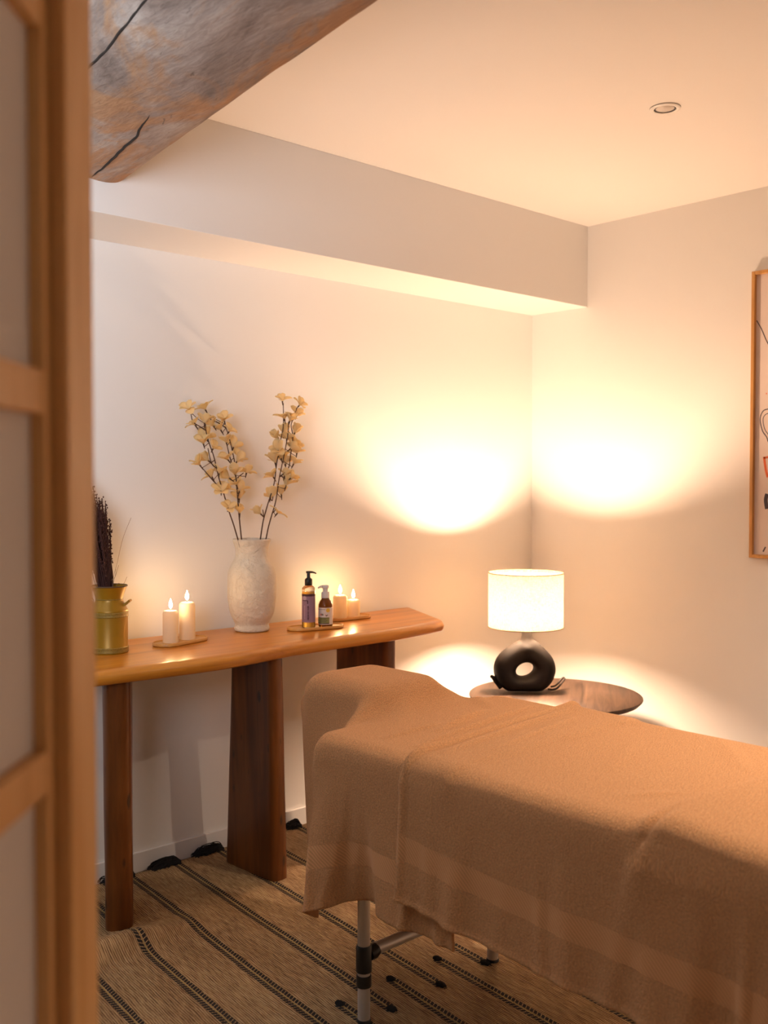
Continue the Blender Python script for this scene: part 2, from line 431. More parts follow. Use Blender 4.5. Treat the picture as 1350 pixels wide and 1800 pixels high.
# ------------------------------------------------------------------ old timber beam
def beam():
    prof = [(0.0, .275), (0.004, .16), (-.002, .085), (-.014, .046), (-.046, .014), (-.085, .002), (-.13, .002), (-.20, .012), (-.27, .030), (-.33, .062), (-.375, .11), (-.395, .18), (-.40, .275)]
    pr = catmull([(x, 0, z) for x, z in prof], 4)
    line = [(1.545, 2.803), (1.482, 2.403), (1.442, 2.128), (1.404, 1.891), (1.383, 1.716), (1.358, 1.534), (1.336, 1.38), (1.26, 0.9), (1.12, 0.2), (1.05, -.5), (1.0, -1.2)]
    ln = catmull([(x, y, 0) for x, y in line], 12)
    rows = []
    for k, c in enumerate(ln):
        row = []
        for j, q in enumerate(pr):
            p = Vector((c.x + q.x, c.y, 2.23 + q.z))
            w = 0.010 * noise.noise(Vector((p.x * 4, p.y * 2.2, p.z * 4))) + 0.004 * noise.noise(Vector((p.x * 16, p.y * 9, p.z * 16)))
            if q.z < .25:
                p.z += w * (0.35 if k == 0 else 1); p.x += 0.7 * w
            p.z = min(p.z, ZC - .0005)
            row.append(p)
        rows.append(row)
    b = MB().grid(rows); n = len(pr)
    b.f.append(tuple(range(n))); b.f.append(tuple((len(rows) - 1) * n + i for i in range(n)))
    ob = b.build('timber_beam', M['beam'])
    tag(ob, 'old weathered grey brown timber beam with long cracks below the ceiling', 'beam')
    bm = bmesh.new(); bm.from_mesh(ob.data)
    from mathutils.bvhtree import BVHTree
    tree = BVHTree.FromBMesh(bm); bm.free()
    def crack(pts, r):
        out = []
        for p in catmull([(x, y, 2.0) for x, y in pts], 10):
            hit = tree.ray_cast(Vector((p.x, p.y, 1.9)), Vector((0, 0, 1)))
            if hit[0]: 
                j = 0.003 * noise.noise(Vector((p.y * 22, p.x * 9, 1)))
                out.append(hit[0] + Vector((j, 0, 0.0015)))
        m = len(out); rr = [max(.0006, r * math.sin(PI * min(1, (k + .6) / (m + .2))) ** .5) for k in range(m)]
        MB().tube(out, rr, 6).build('crack', M['crack'], ob)
    crack([(1.404, 2.803), (1.392, 2.74), (1.372, 2.63), (1.350, 2.52), (1.327, 2.40), (1.30, 2.32), (1.272, 2.22)], .0048)
    crack([(1.150, 2.46), (1.118, 2.255), (1.098, 2.12), (1.072, 1.98), (1.045, 1.824), (1.01, 1.6)], .0036)
    crack([(1.22, 2.42), (1.20, 2.36), (1.20, 2.30)], .0015)
beam()

# ------------------------------------------------------------------ rug
RX, RY = 1.834, 3.072
def rug_pos(u, v):
    x = RX + u - .097 * v; y = RY + .02 * u - v
    # a wrinkle pushed up in front of the left console leg
    c = 2.615 + .05 * (x - 1.45)
    w = math.exp(-((y - c) / .055) ** 2) * max(0, min(1, (1.66 - x) / .26))
    z = .009 + .040 * w + .006 * noise.noise(Vector((x * 2.2, y * 2.2, 3))) * (1 if v > .1 else .2)
    z += .007 * max(0, noise.noise(Vector((x * 5, y * 1.2, 9))))
    return Vector((x, y, max(.008, z)))
def rug():
    us = np.linspace(-1.05, .93, 133); vs = np.linspace(0, 2.35, 170)
    b = MB(); b.grid([[rug_pos(u, v) for u in us] for v in vs])
    o = b.build('rug', M['rug'], recalc=False)
    tag(o, 'flat woven jute rug with black double stripes and tassels on the floor', 'rug')
    me = o.data; uvl = me.uv_layers.new(name='UVMap'); nu = len(us)
    for lp in me.loops:
        k = lp.vertex_index; uvl.data[lp.index].uv = (us[k % nu], vs[k // nu])
    so = o.modifiers.new('thick', 'SOLIDIFY'); so.thickness = .007; so.offset = -1
    def tassel(p0, p1, width, strands, r):
        m = MB(); p0 = Vector(p0); p1 = Vector(p1); d = p1 - p0; sd = Vector((-d.y, d.x, 0)).normalized()
        for i in range(strands):
            q = random.uniform(-1, 1); h = random.uniform(0, 1); L = random.uniform(.55, 1.15)
            J = lambda k: Vector((random.uniform(-k, k), random.uniform(-k, k), random.uniform(0, k)))
            pts = [p0 + sd * q * width * .3 + Vector((0, 0, .004 + .012 * h)),
                   p0 + d * .3 * L + sd * q * width * .55 + Vector((0, 0, .012 + .024 * h * (1 - q * q))) + J(.005),
                   p0 + d * .62 * L + sd * q * width * .65 + Vector((0, 0, .010 + .022 * h * (1 - q * q))) + J(.008),
                   p0 + d * .85 * L + sd * q * width * .75 + Vector((0, 0, .007 + .014 * h)) + J(.008),
                   p0 + d * L + sd * q * width * .8 + Vector((0, 0, .003 + .006 * h)) + J(.004)]
            m.tube(catmull(pts, 3), r, 5)
        return m.build('tassel', M['yarn'], o)
    def knot(p, d, ln, rad):
        # a bound knot of yarn: short loops wrapped round an egg shape
        m = MB(); d = Vector(d).normalized(); sd = Vector((-d.y, d.x, 0)); up = Vector((0, 0, 1)); p = Vector(p)
        for i in range(15):
            t = (i + .5) / 15; rr = rad * math.sin(PI * (.12 + .80 * t)) ** .6; ring = []
            for a in np.linspace(0, 2 * PI, 13):
                ring.append(p + d * (ln * (t - .5) + random.uniform(-.0015, .0015)) + sd * (rr * math.cos(a)) + up * (rad * .55 + rr * .8 * math.sin(a)))
            m.tube(ring, .0021, 5)
        for i in range(10):
            e = p + d * ln * .45; m.tube([e + up * rad * .5, e + d * .007 + sd * random.uniform(-.007, .007) + up * rad * .6, e + d * random.uniform(.010, .016) + sd * random.uniform(-.010, .010) + up * .003], .0013, 5)
        return m.build('tassel', M['yarn'], o)
    for k in (-3, -2, -1, 0, 1, 2, 3, 4):
        p = rug_pos(k * .18, .015)
        if p.x < .9: continue
        e = p + Vector((-.088 if k != 3 else -.04, .018, -.004))
        tassel(p + Vector((.014, .004, 0)), e, .030, 100, .0017)
    for k in range(-2, 4):
        p, q = rug_pos(k * .18, 1.235), rug_pos(k * .18, 1.20); knot(p, p - q, .030, .0105)
    for k in range(-2, 5):
        p, q = rug_pos(k * .18 - .09, 1.125), rug_pos(k * .18 - .09, 1.16); knot(p, p - q, .026, .0100)
    fr = MB()
    for i in range(360):
        u = -1.04 + 1.96 * i / 360 + random.uniform(-.002, .002); p = rug_pos(u, 0.004)
        fr.tube([p, p + Vector((random.uniform(-.004, .004), .007, .001)), p + Vector((random.uniform(-.008, .008), .014, -.005))], .0011, 4)
    fr.build('fringe', M['fringe'], o)
rug()

# ------------------------------------------------------------------ console table
TZ = .81
CX0, CX1 = 1.272, 2.755
def console():
    root = empty('console_table', (0, 0, 0), label='honey coloured live edge wooden console table against the back wall', cat='console table')
    front = [(1.272, 2.628), (1.40, 2.620), (1.55, 2.606), (1.72, 2.602), (1.88, 2.622), (2.02, 2.648), (2.2, 2.658), (2.4, 2.660), (2.55, 2.668), (2.70, 2.690), (2.79, 2.712)]
    fr = [Vector(p) for p in catmull([(x, y, 0) for x, y in front], 8)]
    back = [Vector((1.44 + (2.985 - 1.44) * i / (len(fr) - 1), 3.108, 0)) for i in range(len(fr))]
    n = 14; rows = []
    T = .044
    loop = []
    for k in range(len(fr)):
        f, b = fr[k], back[k]; d = (b - f).normalized(); r = T / 2 + .002 * math.sin(k * .21)
        pts = []
        for j in range(n + 1):                                   # rounded front nose
            a = -PI / 2 + PI * j / n
            rr = r; off = 0.034 if a > 0 else 0.016
            pts.append(f + d * (off - off * math.cos(a)) + Vector((0, 0, TZ - T / 2 + math.sin(a) * T / 2)))
        for q in (.25, .5, .75): pts.append(f.lerp(b, q) + Vector((0, 0, TZ)))
        for j in range(5):
            a = PI / 2 - PI * j / 4
            pts.append(b + d * (-.010 + .010 * math.cos(a)) + Vector((0, 0, TZ - T / 2 + math.sin(a) * T / 2)))
        for q in (.75, .5, .25): pts.append(f.lerp(b, q) + Vector((0, 0, TZ - T)))
        loop.append(pts)
    # rounded right end: shrink the last sections
    m = len(loop[0]); ax = Vector((1, 0, 0))
    last = loop[-1]; cz = TZ - T / 2
    for s, sh in ((.009, .93), (.016, .72), (.0205, .40), (.022, .05)):
        cen = sum(last, Vector()) / m
        loop.append([Vector((p.x + s * (1.0), cen.y + (p.y - cen.y) * (1 - (1 - sh) * .07), cz + (p.z - cz) * sh)) for p in last])
    b = MB()
    for pts in loop: b.v += [tuple(p) for p in pts]
    for k in range(len(loop) - 1):
        for j in range(m):
            b.f.append((k * m + j, k * m + (j + 1) % m, (k + 1) * m + (j + 1) % m, (k + 1) * m + j))
    b.f.append(tuple(reversed(range(m)))); b.f.append(tuple((len(loop) - 1) * m + j for j in range(m)))
    b.build('tabletop', M['console'], root)
    def slab(p0, p1, p2, p3, th_b, th_t, name='leg'):
        # a plank on edge: (front foot, back foot, front top, back top), rounded ends
        rows = []
        for k in range(13):
            t = k / 12; z = (TZ - T + .0005) * t
            if k == 0: z = 0.0085
            f = Vector(p0).lerp(Vector(p2), t); q = Vector(p1).lerp(Vector(p3), t); d = (q - f).normalized(); s = Vector((d.y, -d.x, 0)); th = (th_b + (th_t - th_b) * t) / 2
            L = (q - f).length; ring = []
            re = th * .9
            for cx, a0 in ((L - re, -PI / 2), (re, PI / 2)):
                for j in range(9):
                    a = a0 + PI * j / 8
                    ring.append(f + d * (cx + re * math.cos(a)) + s * (th * (1 if math.sin(a) > 0 else -1) * abs(math.sin(a)) ** .7))
            rows.append([Vector((v.x + .003 * noise.noise(Vector((v.x * 3, v.y * 3, z * 3 + 5))), v.y, z)) for v in ring])
        b = MB(); mm = len(rows[0])
        for r_ in rows: b.v += [tuple(v) for v in r_]
        for k in range(len(rows) - 1):
            for j in range(mm): b.f.append((k * mm + j, k * mm + (j + 1) % mm, (k + 1) * mm + (j + 1) % mm, (k + 1) * mm + j))
        b.f.append(tuple(reversed(range(mm)))); b.f.append(tuple((len(rows) - 1) * mm + j for j in range(mm)))
        return b.build(name, M['leg'], root)
    # left plank is turned edge-on, the other two stand square to the wall
    slab((1.425, 2.705, 0), (1.52, 2.885, 0), (1.400, 2.665, 0), (1.515, 2.865, 0), .082, .080)
    slab((2.012, 2.690, 0), (2.000, 2.975, 0), (1.985, 2.672, 0), (1.975, 2.90, 0), .066, .056)
    slab((2.56, 2.735, 0), (2.55, 3.02, 0), (2.545, 2.725, 0), (2.54, 3.02, 0), .066, .060)
    return root
console()

# ------------------------------------------------------------------ things on the console
def spin(prof, name, m, parent, n=48): return MB().lathe(prof, n).build(name, m, parent)
def vase():
    prof = [(.055, 0), (.061, .003), (.063, .012), (.060, .024), (.064, .034), (.076, .060), (.083, .095), (.0865, .135), (.0865, .175), (.0845, .205), (.077, .232), (.064, .252), (.0585, .266), (.0575, .282), (.060, .300), (.0665, .322), (.0672, .326), (.0640, .327), (.058, .300), (.054, .280), (.055, .262), (.068, .230), (.078, .180), (.074, .09), (.055, .03), (0, .026)]
    pr = [(p.x, p.z) for p in catmull([(r, 0, z) for r, z in prof], 3)]
    pr = [(max(0, r), max(0, z)) for r, z in pr]
    o = MB().lathe(pr, 72).build('vase', M['vase'])
    for v in o.data.vertices:
        c = v.co; w = noise.noise(c * 22) * .0016 + noise.noise(c * 60) * .0007
        if c.z > .004 and c.z < .324:
            d = Vector((c.x, c.y, 0)); L = d.length
            if L > .01: v.co = c + d / L * w
    o.location = (2.101, 2.985, TZ + .0005)
    tag(o, 'tall cream rough plaster vase holding blossom branches on the console table', 'vase')
    return o
vase()

def at_y(u, v, y):
    d = fw + RT * ((u - 675) / F_PX) - (Vector((0, 0, 1)) * math.cos(PITCH) + FH * math.sin(PITCH)) * ((v - 900) / F_PX)
    return Vector((0, 0, CAM_H)) + d * (y / d.y)
def at_z(u, v, z):
    d = fw + RT * ((u - 675) / F_PX) - (Vector((0, 0, 1)) * math.cos(PITCH) + FH * math.sin(PITCH)) * ((v - 900) / F_PX)
    return Vector((0, 0, CAM_H)) + d * ((z - CAM_H) / d.z)

def blossom(parent, p, d, size, seed):
    rnd = random.Random(seed)
    d = Vector(d).normalized(); q = d.to_track_quat('Z', 'Y').to_matrix()
    roll = rnd.uniform(0, PI); b = MB()
    npet = rnd.choice((4, 4, 4, 5)); op = rnd.uniform(.50, 1.05)
    for k in range(npet):
        a = roll + 2 * PI * k / npet + rnd.uniform(-.2, .2); o_ = op + rnd.uniform(-.35, .35)
        L = size * rnd.uniform(.85, 1.12); wd = L * .36
        rad = Vector((math.cos(a), math.sin(a), 0)); sd = Vector((-math.sin(a), math.cos(a), 0))
        rows = []
        for i in range(7):
            t = i / 6; th = o_ * (.62 + .48 * t)
            # path opens outwards as it goes
            c = rad * (L * t * math.sin(th)) + Vector((0, 0, L * t * math.cos(th)))
            w = wd * (.16, .40, .74, .98, 1.04, .86, .42)[i]
            w = max(w, .0022)
            up = rad * -math.cos(th) + Vector((0, 0, math.sin(th)))
            rows.append([q @ (c + sd * w * x + up * (.22 * wd * x * x)) + Vector(p) for x in (-1, -.5, 0, .5, 1)])
        b.grid(rows)
    o = b.build('blossom', M['petal'], parent, recalc=False)
    so = o.modifiers.new('thick', 'SOLIDIFY'); so.thickness = .0006
    cx = MB().tube([Vector(p) - d * size * .42, Vector(p) - d * size * .16, Vector(p) + d * size * .10], [.0012, .0022, .0032], 8)
    cx.build('calyx', M['stem'], o)
    return o
ZU = lambda x, y: (300 + x / 5.192, 680 + y / 5.192)
YV = 2.985
def branch(label, main, twigs, flowers, ybase, ytop, seed):
    rnd = random.Random(seed)
    def P(x, y, dy=0.0):
        u, v = ZU(x, y); t = max(0, min(1, (1420 - y) / 1300))
        return at_y(u, v, ybase + (ytop - ybase) * t + dy)
    top = [P(*p) for p in main]
    d = (top[1] - top[0]).normalized()
    foot = top[0] - d * ((top[0].z - (TZ + .05)) / d.z)
    # keep the hidden foot inside the vase
    foot.x = 2.101 + max(-.04, min(.04, foot.x - 2.101)); foot.y = 2.985 + max(-.04, min(.04, foot.y - 2.985))
    o = empty('blossom_branch', foot, label=label, cat='artificial flower branch', group='cream blossom branches in the vase')
    off = foot
    m = MB(); path = catmull([foot] + top, 6)
    n = len(path); m.tube([p - off for p in path], [.0027 - .0012 * k / n for k in range(n)], 7)
    for tw in twigs:
        pp = catmull([P(*p) for p in tw], 5); m.tube([p - off for p in pp], [.0022 - .0008 * k / len(pp) for k in range(len(pp))], 6)
    # knuckles along the stem
    m.build('stem', M['stem'], o)
    for i, (x, y) in enumerate(flowers):
        p = P(x, y + 28, rnd.uniform(-.014, .014))
        best = min(path, key=lambda c: (c - p).length)
        d = (p - best); d = Vector((d.x, d.y, 0)); 
        if d.length > 1e-4: d.normalize()
        dirn = Vector((0, 0, 1)) * rnd.uniform(.6, 1.1) + d * rnd.uniform(.25, .8) + Vector((rnd.uniform(-.25, .25), rnd.uniform(-.5, .3), 0))
        blossom(o, p - off, dirn, rnd.uniform(.037, .046), seed * 100 + i)
        # a short pedicel ties each blossom to the stem
        MB().tube([best - off, (best + p) / 2 - off - Vector((0, 0, .006)), p - off - dirn.normalized() * .010], .0012, 5).build('pedicel', M['stem'], o)
    return o
branch('leftmost of the four cream blossom branches in the plaster vase', [(622, 1420), (575, 1260), (530, 1130), (480, 960), (440, 830), (395, 640), (350, 510), (322, 400), (318, 340)],
       [[(325, 400), (270, 365), (205, 320), (185, 250)], [(470, 940), (400, 870), (330, 790), (285, 735)], [(410, 740), (370, 690), (340, 560)]],
       [(175, 185), (228, 325), (310, 310), (325, 440), (300, 495), (385, 540), (350, 650), (270, 690), (380, 800), (440, 770), (460, 930), (500, 920), (525, 1085)], 2.975, 2.985, 1)
branch('second cream blossom branch from the left, bent top, in the plaster vase', [(650, 1420), (637, 1300), (625, 1180), (615, 1060), (602, 900), (588, 720), (568, 610), (530, 450), (492, 340)],
       [[(500, 372), (430, 325), (370, 300), (338, 245)], [(570, 740), (540, 640), (515, 535)], [(612, 830), (640, 805), (665, 785)]],
       [(320, 185), (395, 335), (460, 370), (490, 285), (530, 385), (510, 485), (570, 530), (525, 640), (600, 660), (590, 775), (690, 765), (540, 810), (600, 870), (625, 930), (625, 1000), (630, 1130)], 2.99, 3.0, 2)
branch('third cream blossom branch from the left, single bloom at its tip', [(815, 1418), (832, 1300), (850, 1200), (890, 1060), (945, 880), (968, 700), (1005, 480), (1028, 350), (1028, 150)],
       [[(870, 1130), (850, 1190), (845, 1150), (840, 1120)], [(905, 1010), (925, 1040), (935, 1000)]],
       [(1020, 105), (1040, 270), (1030, 400), (985, 450), (985, 560), (955, 670), (1010, 630), (940, 800), (910, 990), (825, 1135)], 2.995, 3.0, 3)
branch('rightmost of the four cream blossom branches in the plaster vase', [(865, 1416), (890, 1290), (920, 1180), (962, 1030), (990, 840), (1040, 600), (1070, 430), (1076, 320)],
       [[(1000, 820), (1075, 740), (1090, 650), (1115, 460), (1100, 350), (1132, 260)], [(930, 1150), (950, 1130), (960, 1100)]],
       [(1170, 145), (1150, 235), (1085, 290), (1130, 400), (1060, 450), (1090, 540), (1130, 520), (1150, 585), (1120, 680), (1050, 680), (1040, 790), (1090, 810), (1050, 880), (1010, 960), (970, 1130)], 2.98, 2.975, 4)

def tray(loc, rz, label):
    root = empty('oval_tray', loc, rz, label=label, cat='tray', group='oval wooden trays on the console table')
    L, Wd = .062, .048
    def stad(r, k=20):
        return [(L + r * math.cos(a), r * math.sin(a)) for a in np.linspace(-PI / 2, PI / 2, k)] + [(-L + r * math.cos(a), r * math.sin(a)) for a in np.linspace(PI / 2, 3 * PI / 2, k)]
    b = MB(); loops = [(.045, 0), (.048, .003), (.048, .009), (.0465, .0115), (.0445, .0115), (.0435, .008), (.043, .007)]
    n = 40
    for r, z in loops: b.v += [(x, y, z) for x, y in stad(r)]
    for k in range(len(loops) - 1):
        for j in range(n): b.f.append((k * n + j, k * n + (j + 1) % n, (k + 1) * n + (j + 1) % n, (k + 1) * n + j))
    b.f.append(tuple(reversed(range(n)))); b.f.append(tuple((len(loops) - 1) * n + j for j in range(n)))
    b.build('dish', M['tray'], root); return root
tray((1.765, 2.915, TZ + .0005), math.radians(16), 'oval wooden tray under the candle pair left of the vase')
tray((2.297, 2.868, TZ + .0005), math.radians(-12), 'oval wooden tray under the two pump bottles')
tray((2.548, 2.990, TZ + .0005), math.radians(-1), 'oval wooden tray under the candle pair at the right end')
TT = TZ + .0078
def candle(loc, h, r, label):
    root = empty('pillar_candle', loc, random.uniform(0, 6), label=label, cat='candle', group='lit pillar candles on the console table')
    prof = [(r * .97, 0), (r, .003), (r, h - .012), (r * .95, h - .006), (r * .75, h - .001), (r * .45, h - .0005), (r * .25, h - .003), (0, h - .004)]
    MB().lathe(prof, 40).build('wax_body', M['wax'], root)
    MB().tube([(0, 0, h - .005), (.0006, 0, h + .004), (.0018, .0006, h + .009)], .0009, 6).build('wick', M['wick'], root)
    fp = [(0.0, 0.0), (.0030, .003), (.0058, .009), (.0060, .014), (.0043, .021), (.0020, .028), (0.0, .034)]
    f = MB().lathe([(max(0, p.x), p.z) for p in catmull([(a, 0, z) for a, z in fp], 3)], 14).build('flame', M['flame'], root)
    f.location = (.001, 0, h + .005)
    return root
candle((1.722, 2.905, TT), .105, .0255, 'shorter lit pillar candle beside the yellow can, left pair')
candle((1.800, 2.930, TT), .124, .0265, 'tallest lit pillar candle, in the left pair by the vase')
candle((2.518, 2.992, TT), .089, .0270, 'lit pillar candle half hidden behind the white pump bottle')
candle((2.585, 2.992, TT), .066, .0268, 'shortest lit pillar candle, at the right end of the console')

def arc_patch(b, r, z0, z1, a0, a1, n=14):
    vs = []; fs = []
    for z in (z0, z1):
        for i in range(n + 1):
            a = a0 + (a1 - a0) * i / n; vs.append((r * math.cos(a), r * math.sin(a), z))
    for i in range(n): fs.append((i, i + 1, n + 1 + i + 1, n + 1 + i))
    return b.add(vs, fs)
CAMDIR = -PI + YAW          # direction from an object towards the viewer
def bottle_clear():
    root = empty('pump_bottle', (2.266, 2.868, TT), label='clear bottle of golden oil with lilac label and black pump', cat='bottle')
    R = .0240
    body = [(R * .9, 0), (R, .003), (R, .136), (R * .96, .143), (R * .75, .149), (.0125, .152), (.0125, .156)]
    inner = [(R * .9, .0032), (R * .93, .006), (R * .93, .131), (0, .131)]
    MB().lathe(body, 40).build('body', M['clear'], root)
    MB().lathe([(0, .0025)] + inner, 40).build('oil', M['oil'], root)
    lb = MB(); arc_patch(lb, R + .0004, .021, .123, CAMDIR - 1.5, CAMDIR + 1.5, 24)
    lab = lb.build('label', M['lilac'], root, recalc=False)
    ink = MB(); arc_patch(ink, R + .0007, .1145, .1230, CAMDIR - 1.5, CAMDIR + 1.5, 24)
    arc_patch(ink, R + .0007, .098, .1005, CAMDIR - .9, CAMDIR - .02, 10)
    arc_patch(ink, R + .0007, .088, .0985, CAMDIR - .15, CAMDIR + .0, 4)
    rnd = random.Random(3)
    z = .030
    while z < .082:                                   # the vertical wording, too small to read
        h = rnd.uniform(.0015, .0045); w = rnd.uniform(.05, .13); arc_patch(ink, R + .0007, z, z + h, CAMDIR - .06 - w * .5, CAMDIR + .02 + w, 4); z += h + rnd.uniform(.0008, .0022)
    ink.build('label_ink', M['plum'], lab, recalc=False)
    pk = MB(); z = .034
    while z < .082:
        h = rnd.uniform(.001, .003); arc_patch(pk, R + .0007, z, z + h, CAMDIR - .62, CAMDIR - .48, 3); z += h + .0012
    vs = [(0, 0)] + [(.0075 * math.cos(a), .0075 * math.sin(a)) for a in np.linspace(0, 2 * PI, 24)[:-1]]
    def wrap(x, z, r=R + .0010): a = CAMDIR - .55 + x / R; return (r * math.cos(a), r * math.sin(a), z)
    pk.add([wrap(x, .108 + y) for x, y in vs], [(0, 1 + i, 1 + (i + 1) % 23) for i in range(23)])
    pk.build('label_seal', M['paleink'], lab, recalc=False)
    col = [(.0128, .1525), (.0138, .154), (.0138, .172), (.0128, .175), (.0068, .180), (.0062, .181), (.0062, .196), (.0082, .1965), (.0085, .199), (.0080, .202), (0, .203)]
    p = MB().lathe(col, 28)
    d = RT * .9 + FH * .1; d.normalize()
    p.tube([Vector((0, 0, .1985)) + d * t + Vector((0, 0, z)) for t, z in ((-.009, .001), (.004, .0012), (.014, .0008), (.022, -.0012), (.0275, -.0045))], [.004, .0046, .0038, .0030, .0024], 10)
    p.build('pump', M['black'], root)
bottle_clear()
def bottle_amber():
    root = empty('pump_bottle', (2.326, 2.846, TT), label='small amber bottle with white pump and green and white label', cat='bottle')
    R = .0258
    MB().lathe([(R * .9, 0), (R, .003), (R, .074), (R * .96, .082), (R * .80, .092), (R * .55, .101), (.0132, .104), (.0132, .107)], 40).build('body', M['amber'], root)
    A = CAMDIR
    lb = MB(); arc_patch(lb, R + .0004, .010, .071, A - 1.35, A + 1.6, 26)
    lab = lb.build('label', M['lab_white'], root, recalc=False)
    g = MB(); arc_patch(g, R + .0007, .014, .036, A - 1.35, A + .62, 18); g.build('label_green_panel', M['lab_green'], lab, recalc=False)
    k = MB(); arc_patch(k, R + .0010, .0125, .016, A - 1.35, A + .62, 18)
    rnd = random.Random(5)
    for z, a0, a1 in ((.0335, -.9, .5), (.029, -.8, .1), (.025, -.9, .35), (.0205, -.9, .2)):
        a = a0
        while a < a1:
            w = rnd.uniform(.04, .12); arc_patch(k, R + .0010, z, z + .0016, A + a, A + min(a1, a + w), 3); a += w + .035
    for a, z, w, h in ((-.48, .043, .10, .007), (-.34, .043, .11, .006), (.10, .0405, .16, .004), (.28, .042, .10, .004)):
        arc_patch(k, R + .0010, z, z + h, A + a, A + a + w, 4)
    arc_patch(k, R + .0008, .0635, .0648, A - 1.2, A + .05, 10)
    k.build('label_ink', M['lab_dark'], lab, recalc=False)
    oi = MB(); arc_patch(oi, R + .0010, .043, .049, A - .68, A - .53, 4); arc_patch(oi, R + .0010, .044, .047, A + .02, A + .1, 4); oi.build('label_orange_ink', M['orange_ink'], lab, recalc=False)
    def wrap(x, z, r=R + .0012): a = A + .42 + x / R; return (r * math.cos(a), r * math.sin(a), z)
    y = MB(); vs = [(0, 0)] + [(.0075 * math.cos(a), .0075 * math.sin(a)) for a in np.linspace(0, 2 * PI, 24)[:-1]]
    y.add([wrap(x, .062 + q) for x, q in vs], [(0, 1 + i, 1 + (i + 1) % 23) for i in range(23)]); y.build('label_seal', M['lab_yellow'], lab, recalc=False)
    p = MB().lathe([(.0140, .104), (.0152, .105), (.0150, .122), (.0135, .126), (.0098, .127), (.0098, .138), (.0128, .140), (.0132, .147), (.0112, .1505), (0, .1515)], 30)
    d = -RT
    p.tube([Vector((0, 0, .144)) + d * t + Vector((0, 0, z)) for t, z in ((0, 0), (.010, .001), (.018, .0), (.024, -.003), (.0265, -.006))], [.0062, .0058, .0045, .0034, .0028], 10)
    p.build('pump', M['white_plastic'], root)
bottle_amber()

CAN = Vector((1.505, 2.905, TZ + .0005))
def can():
    root = empty('milk_can', CAN, label='yellow metal milk can of dark dried stalks at the left end', cat='milk can')
    R = .0575
    prof = [(R * .98, 0), (R, .002), (R, .004), (R * .985, .006), (R * .985, .124), (R * .99, .128), (R, .130), (R * .97, .134), (R * .88, .145), (R * .76, .158), (R * .725, .165), (R * .73, .170), (R * .80, .184), (R * .93, .204), (R * .96, .207), (R * .93, .2075), (R * .70, .170), (R * .70, .160), (R * .85, .143), (R * .95, .12), (R * .95, .01), (0, .008)]
    MB().lathe(prof, 56).build('body', M['can'], root)
    for z0, z1 in ((.002, .020), (.112, .128)):
        MB().lathe([(R * .99, z0), (R * 1.012, z0 + .001), (R * 1.02, z0 + .0025), (R * 1.012, z0 + .004), (R * 1.012, z1 - .004), (R * 1.02, z1 - .0025), (R * 1.012, z1 - .001), (R * .99, z1)], 56, close=False).build('embossed_band', M['canband'], root)
    MB().lathe([(R * .945, .2050), (R * .975, .2055), (R * .985, .2075), (R * .965, .2095), (R * .935, .2085)], 56, close=False).build('rim', M['canrim'], root)
    MB().lathe([(R * .727, .1655), (R * .745, .1665), (R * .745, .1680), (R * .727, .1690)], 48, close=False).build('neck_bead', M['canband'], root)
    for sgn in (1, -1):
        d = RT * sgn; a = d * (R * .80) + Vector((0, 0, .146)); e = d * (R * 1.16) + Vector((0, 0, .163)); s = FH * .013
        th = Vector((0, 0, .0028)) - d * .002
        vs = [a - s - th, a + s - th, e + s - th, e - s - th, a - s + th, a + s + th, e + s + th, e - s + th]
        MB().add(vs, [(0,3,2,1),(4,5,6,7),(0,1,5,4),(1,2,6,5),(2,3,7,6),(3,0,4,7)]).build('handle', M['can'], root, sm=False, bevel=.0012)
    b = MB(); c = -RT * (R * .98) - FH * .006 + Vector((0, 0, .160)); L = -RT
    for k in range(3):
        ring = [c + L * (.010 * math.cos(a) + .001 * k) + Vector((0, 0, .011 * math.sin(a))) + FH * (.004 * k - .004 + .003 * math.cos(2 * a)) for a in np.linspace(0, 2 * PI, 18)]
        b.tube(ring, .0013, 6)
    b.tube(catmull([c, c + L * .012 - Vector((0, 0, .004)), c + L * .017 - Vector((0, 0, .022)), c + L * .019 - Vector((0, 0, .048)), c + L * .024 - Vector((0, 0, .066))], 5), .0013, 6)
    b.tube(catmull([c, c + L * .010 - Vector((0, 0, .008)), c + L * .015 - Vector((0, 0, .030)), c + L * .020 - Vector((0, 0, .056)), c + L * .026 - Vector((0, 0, .070)), c + L * .025 - Vector((0, 0, .064))], 5), .0013, 6)
    b.build('twine_bow', M['twine'], root)
can()
